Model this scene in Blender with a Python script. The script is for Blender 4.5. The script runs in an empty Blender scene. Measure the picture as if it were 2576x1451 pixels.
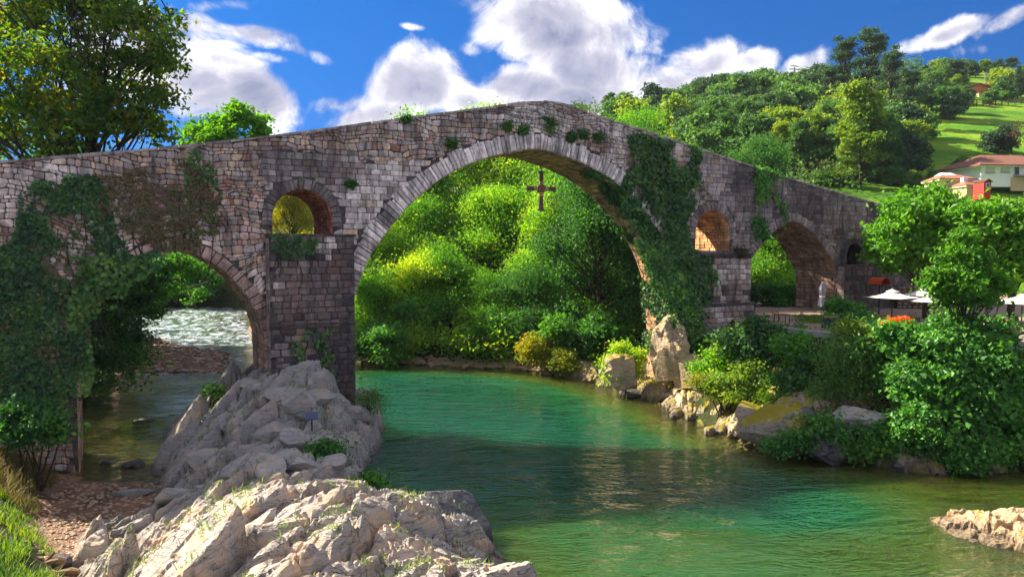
import bpy, math, random
import numpy as np
from mathutils.geometry import tessellate_polygon
from mathutils import Vector

# ------------------------------------------------------------------ camera, sky, sun, exposure
SC = bpy.context.scene
COL = SC.collection
R = math.radians
cam_d = bpy.data.cameras.new('camera'); cam = bpy.data.objects.new('camera', cam_d); COL.objects.link(cam)
cam_d.sensor_width = 36; cam_d.lens = 26.09; cam_d.clip_start = 0.1; cam_d.clip_end = 6000
cam.location = (0, 0, 10); cam.rotation_euler = (R(87), 0, 0)
SC.camera = cam
SUN_AZ, SUN_EL = 64.0, 38.0          # degrees left of the viewing direction, above the horizon
SUN_DIR = np.array([-math.sin(R(SUN_AZ))*math.cos(R(SUN_EL)), math.cos(R(SUN_AZ))*math.cos(R(SUN_EL)), math.sin(R(SUN_EL))])
sun_d = bpy.data.lights.new('sun', 'SUN'); sun = bpy.data.objects.new('sun', sun_d); COL.objects.link(sun)
sun_d.energy = 3.5; sun_d.angle = R(0.6); sun_d.color = (1.0, 0.87, 0.68)
sun.rotation_euler = Vector(SUN_DIR).to_track_quat('Z', 'Y').to_euler()
SC.view_settings.view_transform = 'Standard'; SC.view_settings.look = 'None'
SC.view_settings.gamma = 1.0; SC.view_settings.use_curve_mapping = False
SC.view_settings.exposure = 2.2
SC.cycles.max_bounces = 8; SC.cycles.diffuse_bounces = 3; SC.cycles.glossy_bounces = 2
SC.cycles.transparent_max_bounces = 12; SC.cycles.transmission_bounces = 4
SC.cycles.use_denoising = True
SC.cycles.caustics_reflective = False; SC.cycles.caustics_refractive = False

class NT:
    """small helper to write node trees"""
    def __init__(s, tree): s.t = tree; s.n = tree.nodes; s.l = tree.links
    def add(s, kind, ins=None, **kw):
        nd = s.n.new(kind)
        for k, v in kw.items(): setattr(nd, k, v)
        for k, v in (ins or {}).items(): s.put(nd.inputs[k], v)
        return nd
    def put(s, sock, v):
        if isinstance(v, bpy.types.NodeSocket): s.l.new(v, sock)
        elif isinstance(v, bpy.types.Node): s.l.new(v.outputs[0], sock)
        else: sock.default_value = v
    def math(s, op, a, b=0.0, c=None, clamp=False):
        nd = s.n.new('ShaderNodeMath'); nd.operation = op; nd.use_clamp = clamp
        s.put(nd.inputs[0], a); s.put(nd.inputs[1], b)
        if c is not None: s.put(nd.inputs[2], c)
        return nd.outputs[0]
    def vmath(s, op, a, b=(0, 0, 0), scale=None):
        nd = s.n.new('ShaderNodeVectorMath'); nd.operation = op
        s.put(nd.inputs[0], a); s.put(nd.inputs[1], b)
        if scale is not None: s.put(nd.inputs['Scale'], scale)
        return nd.outputs[1] if op in ('LENGTH', 'DOT_PRODUCT', 'DISTANCE') else nd.outputs[0]
    def mix(s, fac, a, b, blend='MIX'):
        nd = s.n.new('ShaderNodeMix'); nd.data_type = 'RGBA'; nd.blend_type = blend; nd.clamp_factor = True
        s.put(nd.inputs[0], fac); s.put(nd.inputs[6], a); s.put(nd.inputs[7], b)
        return nd.outputs[2]
    def ramp(s, fac, stops, interp='LINEAR'):
        nd = s.n.new('ShaderNodeValToRGB'); cr = nd.color_ramp; cr.interpolation = interp
        while len(cr.elements) < len(stops): cr.elements.new(0.5)
        for e, (p, c) in zip(cr.elements, stops):
            e.position = p; e.color = c if len(c) == 4 else (*c, 1)
        s.put(nd.inputs[0], fac); return nd.outputs[0]
    def rng(s, v, a, b, c=0.0, d=1.0, smooth=False):
        nd = s.n.new('ShaderNodeMapRange'); nd.interpolation_type = 'SMOOTHSTEP' if smooth else 'LINEAR'
        for k, x in zip(range(5), (v, a, b, c, d)): s.put(nd.inputs[k], x)
        return nd.outputs[0]
    def noise(s, vec, scale, detail=4, rough=0.55, dist=0.0, out=0):
        nd = s.n.new('ShaderNodeTexNoise')
        if vec is not None: s.put(nd.inputs['Vector'], vec)
        nd.inputs['Scale'].default_value = scale; nd.inputs['Detail'].default_value = detail
        nd.inputs['Roughness'].default_value = rough; nd.inputs['Distortion'].default_value = dist
        return nd.outputs[out]

FPX, CX, CY, PITCH, CAMZ = 1867.0, 1288.0, 725.5, R(3), 10.0
def ray(u, v):
    x = (u-CX)/FPX; y = (CY-v)/FPX
    return np.array([x, math.cos(PITCH)+y*math.sin(PITCH), -math.sin(PITCH)+y*math.cos(PITCH)])
CAM = np.array([0, 0, CAMZ])
def at_y(u, v, Y):
    d = ray(u, v); return CAM+d*Y/d[1]
def at_z(u, v, z):
    d = ray(u, v); return CAM+d*(z-CAMZ)/d[2]

# ------------------------------------------------------------------ sky with clouds
def build_world():
    w = bpy.data.worlds.new('World'); SC.world = w; w.use_nodes = True
    t = NT(w.node_tree); t.n.clear()
    sky = t.add('ShaderNodeTexSky', sky_type='NISHITA', sun_disc=False, sun_elevation=R(SUN_EL), sun_rotation=R(-SUN_AZ),
                altitude=150, air_density=1.0, dust_density=0.25, ozone_density=3.5)
    tc = t.add('ShaderNodeTexCoord')
    t.put(sky.inputs[0], t.vmath('NORMALIZE', t.vmath('ADD', t.vmath('MULTIPLY', tc.outputs['Generated'], (1, 1, .65)), (0, 0, .38))))
    # cloud density: patches of cloud given by azimuth / elevation, broken up by noise
    g = bpy.data.node_groups.new('cloud_density', 'ShaderNodeTree')
    g.interface.new_socket('Vector', in_out='INPUT', socket_type='NodeSocketVector')
    g.interface.new_socket('Density', in_out='OUTPUT', socket_type='NodeSocketFloat')
    q = t; sep = q.add('ShaderNodeSeparateXYZ', {0: tc.outputs['Generated']})
    az = q.math('ARCTAN2', sep.outputs[0], sep.outputs[1])
    hor = q.math('SQRT', q.math('ADD', q.math('MULTIPLY', sep.outputs[0], sep.outputs[0]), q.math('MULTIPLY', sep.outputs[1], sep.outputs[1])))
    el = q.math('ARCTAN2', sep.outputs[2], hor)
    ae = q.add('ShaderNodeCombineXYZ', {0: az, 1: el})
    def blob(u, v, ru, rv, rot, amp, prev):
        d = ray(u, v); a = math.atan2(d[0], d[1]); e = math.atan2(d[2], math.hypot(d[0], d[1]))
        k = math.cos(a)/FPX
        m = q.add('ShaderNodeMapping', {0: ae.outputs[0], 'Location': (a, e, 0), 'Rotation': (0, 0, R(rot)),
                                        'Scale': (ru*k, rv*k, 1)}, vector_type='TEXTURE')
        l = q.vmath('LENGTH', m.outputs[0])
        b = q.math('MULTIPLY', q.rng(l, 0.0, 1.35, 1.0, 0.0, smooth=True), amp)
        return b if prev is None else q.math('MAXIMUM', prev, b)
    acc = None
    for bl in [(480, 210, 260, 120, -8, 1.1), (650, 245, 210, 110, -28, 1.1), (330, 120, 260, 200, 0, 1.0), (560, 15, 170, 34, 8, .75),
               (640, 84, 200, 40, -3, .95), (760, 128, 130, 34, -18, .78), (480, 60, 190, 60, 0, .8), (560, 150, 190, 40, -6, .85), (860, 265, 200, 55, 6, .85), (1290, 262, 90, 30, 0, .8), (1030, 66, 60, 12, -5, .6),
               (1040, 215, 190, 105, 12, 1.1), (940, 290, 260, 60, 10, 1.0), (1180, 260, 130, 60, -15, .85),
               (1400, 60, 330, 130, -14, 1.2), (1500, 170, 280, 110, -20, 1.15), (1330, 215, 150, 70, 0, 1.0), (1540, 225, 160, 70, 0, 1.0), (1250, 20, 220, 60, -10, .9), (1460, 250, 190, 60, 0, .95),
               (1770, 160, 150, 75, 8, 1.0), (1690, 205, 120, 60, 0, .95), (1890, 150, 90, 45, -10, .85), (2030, 165, 110, 50, 25, .9),
               (2360, 95, 210, 36, 13, .85), (2530, 50, 110, 38, 22, .8), (2010, 22, 90, 36, -30, .5), (2460, 125, 90, 26, 0, .45), (700, 150, 150, 22, -4, .55), (820, 105, 70, 16, -12, .5), (560, 110, 120, 26, 4, .6), (900, 60, 90, 14, 8, .42), (1650, 90, 70, 60, 0, .6), (1180, 130, 60, 40, 0, .45), (2150, 60, 90, 20, 10, .38), (2250, 140, 80, 22, 0, .5)]:
        acc = blob(*bl, acc)
    pz = q.math('ADD', q.math('ABSOLUTE', sep.outputs[2]), 0.12)
    plane = q.add('ShaderNodeCombineXYZ', {0: q.math('DIVIDE', sep.outputs[0], pz), 1: q.math('DIVIDE', sep.outputs[1], pz), 2: 3.7})
    # denser broken cloud added over the unseen sky to brighten the shaded faces
    gen = q.rng(q.noise(plane.outputs[0], 0.9, 3, .55), .36, .54, 0, 1.0, smooth=True)
    inview = q.math('MULTIPLY', q.rng(q.math('ABSOLUTE', az), .60, .85, 0, 1, smooth=True), 1.0)
    high = q.rng(el, .40, .75, 0, 1, smooth=True)
    acc = q.math('MAXIMUM', acc, q.math('MULTIPLY', gen, q.math('MAXIMUM', inview, high)))
    q = NT(g); gi = q.add('NodeGroupInput'); go = q.add('NodeGroupOutput')
    n1 = q.noise(gi.outputs[0], 9.0, 7, .64, .5)
    n2 = q.noise(q.vmath('MULTIPLY', gi.outputs[0], (1, 1, 2.2)), 3.2, 3, .55)
    nn = q.math('ADD', q.math('MULTIPLY', n1, .62), q.math('MULTIPLY', n2, .38))
    q.put(go.inputs[0], q.math('MULTIPLY', q.math('SUBTRACT', nn, .5), 3.3))
    def dn(vec):
        nd = t.n.new('ShaderNodeGroup'); nd.node_tree = g; t.put(nd.inputs[0], vec); return t.math('ADD', acc, nd.outputs[0])
    vec = tc.outputs['Generated']
    d0 = dn(vec)
    d1 = dn(t.vmath('ADD', vec, tuple(SUN_DIR*0.05+np.array([0, 0, .022]))))
    alpha = t.rng(d0, .36, .86, 0, 1, smooth=True)
    thick = t.rng(d0, .60, 1.35, 0, 1, smooth=True)
    lit = t.rng(t.math('SUBTRACT', d0, d1), -.45, .40, 0, 1, smooth=True)
    shade = t.math('ADD', t.math('MULTIPLY', thick, .62), t.math('MULTIPLY', t.math('SUBTRACT', 1.0, lit), .62), clamp=True)
    ccol = t.ramp(shade, [(0.0, (2.2, 2.16, 2.12)), (.28, (1.68, 1.65, 1.72)), (.60, (.92, .92, 1.14)), (1.0, (.46, .51, .78))])
    gam = t.add('ShaderNodeHueSaturation', {'Color': sky.outputs[0], 'Saturation': 1.35, 'Value': .95})
    blue = t.mix(1.0, gam.outputs[0], (.050, .195, .265, 1), 'MULTIPLY')
    col = t.mix(alpha, blue, ccol)
    bg = t.add('ShaderNodeBackground', {'Color': col, 'Strength': 0.15})
    t.put(t.add('ShaderNodeOutputWorld').inputs[0], bg.outputs[0])
    w.cycles.sampling_method = 'MANUAL'; w.cycles.sample_map_resolution = 512
build_world()
# ------------------------------------------------------------------ helpers
rng = np.random.default_rng(7)
def sm(a, b, x):
    t = np.clip((x-a)/(b-a), 0, 1); return t*t*(3-2*t)
def _hash(I, seed):
    h = np.full(I.shape[:-1], seed*374761393 & 0xffffffff, dtype=np.uint64)
    for k, p in enumerate((73856093, 19349663, 83492791)[:I.shape[-1]]):
        h ^= (I[..., k].astype(np.int64) & 0xffffffff).astype(np.uint64)*np.uint64(p) & np.uint64(0xffffffff)
    h = (h ^ (h >> np.uint64(15)))*np.uint64(2246822519) & np.uint64(0xffffffff)
    h = (h ^ (h >> np.uint64(13)))*np.uint64(3266489917) & np.uint64(0xffffffff)
    return ((h ^ (h >> np.uint64(16))) & np.uint64(0xffffffff)).astype(np.float64)/4294967295.0
def vnoise(P, seed=0):
    P = np.asarray(P, float); I = np.floor(P).astype(np.int64); f = P-I; f = f*f*f*(f*(f*6-15)+10); d = P.shape[-1]
    out = np.zeros(P.shape[:-1])
    for c in range(1 << d):
        off = np.array([(c >> k) & 1 for k in range(d)]); w = np.ones(P.shape[:-1])
        for k in range(d): w = w*(f[..., k] if off[k] else 1-f[..., k])
        out += w*_hash(I+off, seed)
    return out
def fbm(P, seed=0, octs=5, gain=.5, lac=2.03, ridged=False):
    P = np.asarray(P, float); a = 1.0; s = 0; out = 0
    for o in range(octs):
        n = vnoise(P, seed+o*17)
        if ridged: n = 1-np.abs(2*n-1)
        out = out+a*n; s += a; a *= gain; P = P*lac+13.7
    return out/s
def worley(P, seed=0):
    P = np.asarray(P, float); I = np.floor(P).astype(np.int64)
    F1 = np.full(P.shape[:-1], 9.0); F2 = F1.copy(); ID = np.zeros(P.shape, np.int64); CP = np.zeros(P.shape)
    for a in (-1, 0, 1):
        for b in (-1, 0, 1):
            c = I+np.array([a, b]); pt = c+np.stack([_hash(c, seed), _hash(c, seed+5)], -1)
            d = np.linalg.norm(P-pt, axis=-1)
            m = d < F1
            F2 = np.where(m, F1, np.minimum(F2, d)); ID[m] = c[m]; CP[m] = pt[m]; F1 = np.where(m, d, F1)
    return F1, F2, ID, CP
def inpoly(P, poly):
    x, y = P[..., 0], P[..., 1]; r = np.zeros(x.shape, bool); n = len(poly)
    for i in range(n):
        x0, y0 = poly[i]; x1, y1 = poly[(i+1) % n]
        if y0 == y1: continue
        c = (y0 > y) != (y1 > y)
        r ^= c & (x < (x1-x0)*(y-y0)/(y1-y0)+x0)
    return r
def polydist(P, poly, closed=True):
    """distance to a polyline and the nearest point on it"""
    P = np.asarray(P, float); best = np.full(P.shape[:-1], 1e9); near = np.zeros(P.shape)
    poly = np.asarray(poly, float); n = len(poly)
    for i in range(n if closed else n-1):
        a = poly[i]; b = poly[(i+1) % n]; ab = b-a; L = max(1e-9, (ab*ab).sum())
        t = np.clip(((P-a) @ ab)/L, 0, 1); q = a+t[..., None]*ab; d = np.linalg.norm(P-q, axis=-1)
        m = d < best; best[m] = d[m]; near[m] = q[m]
    return best, near
def make_mesh(name, V, groups, smooth=False, col=None, attrs=None, midx=None):
    """V (n,3); groups: list of int arrays (m,k)"""
    me = bpy.data.meshes.new(name); V = np.ascontiguousarray(V, dtype=np.float32)
    groups = [np.asarray(g, dtype=np.int32) for g in groups if len(g)]
    me.vertices.add(len(V)); me.vertices.foreach_set('co', V.ravel())
    lv = np.concatenate([g.ravel() for g in groups]); tot = np.concatenate([np.full(len(g), g.shape[1], np.int32) for g in groups])
    st = np.concatenate([[0], np.cumsum(tot)[:-1]]).astype(np.int32)
    me.loops.add(len(lv)); me.loops.foreach_set('vertex_index', lv)
    me.polygons.add(len(tot)); me.polygons.foreach_set('loop_start', st); me.polygons.foreach_set('loop_total', tot)
    me.polygons.foreach_set('use_smooth', np.full(len(tot), smooth, bool))
    if midx is not None: me.polygons.foreach_set('material_index', np.asarray(midx, np.int32))
    if col is not None:
        a = me.color_attributes.new('tone', 'FLOAT_COLOR', 'POINT')
        c = np.ones((len(V), 4), np.float32); c[:, :3] = col; a.data.foreach_set('color', c.ravel())
    for k, v in (attrs or {}).items():
        a = me.attributes.new(k, 'FLOAT', 'POINT'); a.data.foreach_set('value', np.asarray(v, np.float32))
    me.update(calc_edges=True); me.validate()
    return me
def obj(name, me, mats, parent=None):
    o = bpy.data.objects.new(name, me); COL.objects.link(o)
    if me is not None and mats is not None:
        for m in (mats if isinstance(mats, (list, tuple)) else [mats]):
            if m.name not in [x.name for x in me.materials if x]: me.materials.append(m)
    if parent is not None: o.parent = parent
    return o
def tag(o, label=None, cat=None, group=None, kind=None):
    if label: o['label'] = label
    if cat: o['category'] = cat
    if group: o['group'] = group
    if kind: o['kind'] = kind
    return o
def empty(name, loc=(0, 0, 0), rz=0.0):
    o = bpy.data.objects.new(name, None); COL.objects.link(o); o.location = tuple(float(x) for x in loc); o.rotation_euler = (0, 0, rz)
    o.empty_display_size = .3
    return o
def copy_tree(o, parent=None):
    c = o.copy(); COL.objects.link(c)
    if parent is not None: c.parent = parent
    for ch in list(o.children): copy_tree(ch, c)
    return c
class MB:
    """collects shapes and links them as one mesh"""
    def __init__(s): s.V = []; s.F = {}; s.n = 0; s.C = []
    def put(s, V, groups, col=None):
        V = np.asarray(V, float).reshape(-1, 3)
        for g in groups:
            g = np.asarray(g, int)
            if len(g): s.F.setdefault(g.shape[1], []).append(g+s.n)
        s.V.append(V); s.n += len(V)
        if col is not None: s.C.append(np.broadcast_to(np.asarray(col, float), (len(V), 3)))
        return s
    def box(s, c, d, rz=0.0, col=None, taper=1.0, rx=0.0, ry=0.0):
        x, y, z = np.array(d)/2.0
        V = np.array([[-x, -y, -z], [x, -y, -z], [x, y, -z], [-x, y, -z], [-x*taper, -y*taper, z], [x*taper, -y*taper, z], [x*taper, y*taper, z], [-x*taper, y*taper, z]])
        if rx: V = V @ np.array([[1, 0, 0], [0, math.cos(rx), math.sin(rx)], [0, -math.sin(rx), math.cos(rx)]])
        if ry: V = V @ np.array([[math.cos(ry), 0, -math.sin(ry)], [0, 1, 0], [math.sin(ry), 0, math.cos(ry)]])
        if rz: V = V @ np.array([[math.cos(rz), math.sin(rz), 0], [-math.sin(rz), math.cos(rz), 0], [0, 0, 1]])
        return s.put(V+np.array(c), [[[0, 3, 2, 1], [4, 5, 6, 7], [0, 1, 5, 4], [1, 2, 6, 5], [2, 3, 7, 6], [3, 0, 4, 7]]], col)
    def tube(s, P, rad, k=6, cap=True, col=None):
        P = np.asarray(P, float); n = len(P); rad = np.broadcast_to(np.asarray(rad, float), (n,))
        T = np.gradient(P, axis=0); T /= np.maximum(1e-9, np.linalg.norm(T, axis=1))[:, None]
        ref = np.array([0, 0, 1.0]) if abs(T[0][2]) < .9 else np.array([1.0, 0, 0])
        A = np.cross(T, ref); A /= np.maximum(1e-9, np.linalg.norm(A, axis=1))[:, None]; B = np.cross(T, A)
        th = np.linspace(0, 2*np.pi, k, endpoint=False)
        V = P[:, None]+rad[:, None, None]*(A[:, None]*np.cos(th)[None, :, None]+B[:, None]*np.sin(th)[None, :, None])
        i, j = np.meshgrid(np.arange(n-1), np.arange(k), indexing='ij'); j2 = (j+1) % k
        q = np.stack([i*k+j, i*k+j2, (i+1)*k+j2, (i+1)*k+j], -1).reshape(-1, 4)
        g = [q]
        if cap: g.append(np.array([list(range(k)), list(range((n-1)*k, n*k))[::-1]]))
        return s.put(V, g, col)
    def lathe(s, prof, c=(0, 0, 0), k=12, col=None):
        prof = np.asarray(prof, float); n = len(prof); th = np.linspace(0, 2*np.pi, k, endpoint=False)
        V = np.stack([prof[:, None, 0]*np.cos(th), prof[:, None, 0]*np.sin(th), np.repeat(prof[:, 1:2], k, 1)], -1)+np.array(c)
        i, j = np.meshgrid(np.arange(n-1), np.arange(k), indexing='ij'); j2 = (j+1) % k
        return s.put(V, [np.stack([i*k+j, i*k+j2, (i+1)*k+j2, (i+1)*k+j], -1).reshape(-1, 4)], col)
    def prism(s, poly, y0, y1, col=None):
        """polygon in x-z, pushed along y"""
        poly = np.asarray(poly, float); n = len(poly)
        V = np.concatenate([np.stack([poly[:, 0], np.full(n, y), poly[:, 1]], -1) for y in (y0, y1)])
        side = np.array([[i, (i+1) % n, n+(i+1) % n, n+i] for i in range(n)])
        return s.put(V, [side, np.array([list(range(n))[::-1], list(range(n, 2*n))])], col)
    def build(s, name, mat, parent=None, smooth=False):
        me = make_mesh(name, np.concatenate(s.V), [np.concatenate(g) for g in s.F.values()], smooth, np.concatenate(s.C) if s.C else None)
        return obj(name, me, mat, parent)
def ball(seed, dims, n=2, rough=.25, flat=0.0, freq=1.3):
    """an irregular stone: subdivided icosahedron pushed about by noise"""
    import bmesh
    bm = bmesh.new(); bmesh.ops.create_icosphere(bm, subdivisions=n, radius=1.0)
    V = np.array([v.co[:] for v in bm.verts]); Fc = np.array([[v.index for v in f.verts] for f in bm.faces]); bm.free()
    r = 1+rough*(fbm(V*freq+seed*7.3, seed, 4)-.5)*2+(.22*rough*(fbm(V*freq*3.1+seed, seed+4, 4, .6, ridged=True)-.6) if n > 2 else 0)
    # a few flat cuts, as broken stone has
    rg = np.random.default_rng(seed)
    V2 = V*r[:, None]
    for k in range(int(flat)):
        d = rg.normal(size=3); d /= np.linalg.norm(d); h = rg.uniform(.45, .78)
        e = V2 @ d-h; V2 = V2-np.where(e > 0, e, 0)[:, None]*d*.92
    return V2*np.array(dims)*.5, Fc

# ------------------------------------------------------------------ materials
MATS = {}
def mat(name, fn):
    m = bpy.data.materials.new(name); m.use_nodes = True; t = NT(m.node_tree); t.n.clear()
    out = t.add('ShaderNodeOutputMaterial'); sh = fn(t); t.put(out.inputs[0], sh); MATS[name] = m
    return m
def bsdf(t, col, rough=.8, nrm=None, spec=.3, metal=0.0):
    b = t.add('ShaderNodeBsdfPrincipled', {'Base Color': col, 'Roughness': rough, 'Specular IOR Level': spec, 'Metallic': metal})
    if nrm is not None: t.put(b.inputs['Normal'], nrm)
    return b.outputs[0]
def bump(t, h, strength=.5, dist=.05, nrm=None):
    b = t.add('ShaderNodeBump', {'Height': h, 'Strength': strength, 'Distance': dist})
    if nrm is not None: t.put(b.inputs['Normal'], nrm)
    return b.outputs[0]
def plain(name, col, rough=.7, var=.25, scale=6.0, spec=.3, metal=0.0):
    def f(t):
        tc = t.add('ShaderNodeTexCoord'); n = t.noise(tc.outputs['Object'], scale, 5)
        c = t.mix(n, tuple(x*(1-var) for x in col)+(1,), tuple(min(1, x*(1+var)) for x in col)+(1,))
        return bsdf(t, c, rough, bump(t, t.noise(tc.outputs['Object'], scale*6, 3), .15, .02), spec, metal)
    return mat(name, f)
def leafmat(name, cols, trans=.45, tcol=None, clump=.5, rough=.55, gain=1.5):
    """leaves: colour varies from leaf to leaf, clump to clump and plant to plant; light comes through them"""
    def f(t):
        ge = t.add('ShaderNodeNewGeometry'); oi = t.add('ShaderNodeObjectInfo'); tc = t.add('ShaderNodeTexCoord')
        n = t.noise(tc.outputs['Object'], clump, 3)
        v = t.math('ADD', t.math('MULTIPLY', ge.outputs['Random Per Island'], .55), t.math('MULTIPLY', t.math('SUBTRACT', n, .5), 1.3))
        v = t.math('ADD', v, t.math('ADD', t.math('MULTIPLY', t.math('SUBTRACT', oi.outputs['Random'], .5), .30), .22), clamp=True)
        c = t.ramp(v, [(i/(len(cols)-1), tuple(min(.9, q*gain) for q in x)) for i, x in enumerate(cols)])
        k = tcol or (1.7, 1.55, .55)
        tc2 = t.mix(1.0, c, (*k, 1), 'MULTIPLY')
        d = t.add('ShaderNodeBsdfDiffuse', {'Color': c}); tr = t.add('ShaderNodeBsdfTranslucent', {'Color': tc2})
        m1 = t.add('ShaderNodeMixShader', {0: trans, 1: d.outputs[0], 2: tr.outputs[0]})
        gl = t.add('ShaderNodeBsdfGlossy', {'Color': (.9, .95, 1, 1), 'Roughness': rough})
        m2 = t.add('ShaderNodeMixShader', {0: .022, 1: m1.outputs[0], 2: gl.outputs[0]})
        return m2.outputs[0]
    return mat(name, f)
G1 = [(.010, .030, .008), (.022, .062, .010), (.045, .105, .012), (.085, .135, .012)]
leafmat('leaf_big_tree', [(.012, .038, .006), (.022, .066, .006), (.036, .092, .008), (.060, .125, .010), (.12, .15, .012), (.26, .15, .012)], .55, (2.0, 1.7, .4), .6)
leafmat('leaf_river', [(.010, .040, .006), (.028, .085, .008), (.065, .150, .010), (.13, .185, .012), (.22, .20, .012)], .58, (1.9, 1.8, .35), .22, gain=2.5)
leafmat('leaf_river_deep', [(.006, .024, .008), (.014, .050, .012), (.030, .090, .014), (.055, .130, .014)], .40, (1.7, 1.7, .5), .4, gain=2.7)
leafmat('leaf_fresh', [(.016, .060, .006), (.040, .125, .008), (.075, .190, .010), (.12, .24, .014)], .45, (1.6, 1.6, .45), .6, gain=1.8)
leafmat('leaf_fig', [(.012, .046, .010), (.028, .092, .014), (.052, .145, .018), (.085, .19, .022)], .38, (1.6, 1.6, .5), .8, gain=2.3)
leafmat('leaf_ivy', [(.007, .020, .009), (.014, .040, .012), (.028, .068, .014), (.060, .100, .018)], .25, (1.4, 1.5, .6), .9, gain=3.0)
leafmat('leaf_slope', [(.010, .040, .008), (.026, .080, .008), (.050, .125, .010), (.095, .165, .012), (.16, .19, .012)], .55, (1.8, 1.7, .4), .16, gain=2.2)
leafmat('leaf_hill_slope', [(.012, .034, .012), (.024, .060, .014), (.045, .090, .016), (.080, .125, .018)], .35, (1.5, 1.5, .5), .05, gain=2.0)
leafmat('leaf_shade', [(.006, .020, .010), (.012, .036, .014), (.020, .055, .018), (.034, .080, .020)], .3, (1.5, 1.6, .6), .5, gain=1.6)  # shade inside the first arch put into the dark bluish leaf colour
leafmat('leaf_ivy_red', [(.022, .036, .014), (.050, .062, .018), (.075, .055, .028), (.10, .040, .030)], .25, (1.4, 1.2, .6), 1.2, gain=2.0)
leafmat('leaf_yellow', [(.050, .090, .006), (.11, .16, .008), (.19, .20, .008), (.30, .22, .010)], .50, (1.6, 1.4, .4), .6)
leafmat('leaf_hill_dark', [(.008, .022, .012), (.014, .036, .016), (.024, .052, .020), (.038, .070, .022)], .25, (1.4, 1.4, .6), .10, gain=2.8)
leafmat('leaf_hill_mid', [(.013, .038, .012), (.024, .062, .014), (.042, .088, .018), (.065, .115, .020)], .35, (1.5, 1.5, .5), .12, gain=2.8)
leafmat('leaf_hill_light', [(.030, .066, .010), (.060, .115, .010), (.110, .160, .012), (.17, .19, .014)], .42, (1.6, 1.5, .4), .14, gain=2.2)
leafmat('leaf_orange', [(.45, .08, .010), (.62, .12, .012), (.75, .20, .02)], .3, (1.3, 1.1, .6), 1.0)
leafmat('leaf_dry', [(.030, .026, .014), (.060, .048, .022), (.085, .072, .030)], .25, (1.3, 1.2, .7), .3)
leafmat('leaf_grass', [(.030, .080, .008), (.060, .140, .010), (.12, .20, .014), (.20, .22, .03)], .45, (1.5, 1.5, .4), .9)
leafmat('leaf_dry_grass', [(.07, .07, .02), (.14, .12, .04), (.20, .16, .06)], .3, (1.4, 1.3, .6), .9)
def barkf(t):
    tc = t.add('ShaderNodeTexCoord'); v = t.vmath('MULTIPLY', tc.outputs['Object'], (6, 6, 1.2)); n = t.noise(v, 2.5, 6, .65)
    return bsdf(t, t.ramp(n, [(.3, (.018, .014, .011)), (.6, (.06, .048, .036)), (.8, (.11, .09, .07))]), .9, bump(t, n, .7, .05))
mat('bark', barkf)
def stonef(base_dark, stain_lo=.30, stain_hi=.62, moss=.0, bscale=9.0):
    def f(t):
        tc = t.add('ShaderNodeTexCoord'); at = t.add('ShaderNodeVertexColor', layer_name='tone'); P = tc.outputs['Object']
        n1 = t.noise(P, 5.0, 7, .68); n2 = t.noise(P, 17.0, 5, .65); n3 = t.noise(P, .8, 6, .62, .6)
        c = t.mix(t.rng(n1, .3, .75), t.mix(1.0, at.outputs[0], (1.15, 1.04, 1.0, 1), 'MULTIPLY'), t.mix(1.0, at.outputs[0], (2.5, 2.2, 2.0, 1), 'MULTIPLY'))
        # black weathering crust and pale lichen
        stv = t.noise(t.vmath('MULTIPLY', P, (1.9, 1.9, .45)), 1.0, 7, .66, .3)
        c = t.mix(t.math('MULTIPLY', t.rng(stv, .47, .60, 0, 1, True), .45), c, base_dark)
        c = t.mix(t.math('MULTIPLY', t.rng(t.noise(P, .55, 6, .66, .5), .50, .64, 0, 1, True), .45), c, (.20, .115, .10, 1))
        c = t.mix(t.math('MULTIPLY', t.rng(t.noise(t.vmath('MULTIPLY', P, (3.2, 3.2, .35)), 1.0, 5, .6), .56, .66, 0, 1, True), .5), c, base_dark)
        c = t.mix(t.math('MULTIPLY', t.rng(n2, .60, .72, 0, 1, True), .55), c, (.34, .33, .32, 1))
        if moss: c = t.mix(t.math('MULTIPLY', t.rng(n3, .52, .66, 0, 1, True), moss), c, (.035, .060, .016, 1))
        h = t.math('ADD', n1, t.math('MULTIPLY', n2, .5))
        return bsdf(t, c, .9, bump(t, h, .9, .06), .2)
    return f
mat('bridge_stone', stonef((.022, .021, .026, 1), moss=.25))
mat('mortar', lambda t: (lambda tc: bsdf(t, t.ramp(t.noise(tc.outputs['Object'], 3, 6, .65), [(.3, (.030, .026, .027)), (.55, (.11, .092, .086)), (.75, (.22, .18, .16))]), .95,
      bump(t, t.noise(tc.outputs['Object'], 14, 5), .8, .06), .1))(t.add('ShaderNodeTexCoord')))
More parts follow.
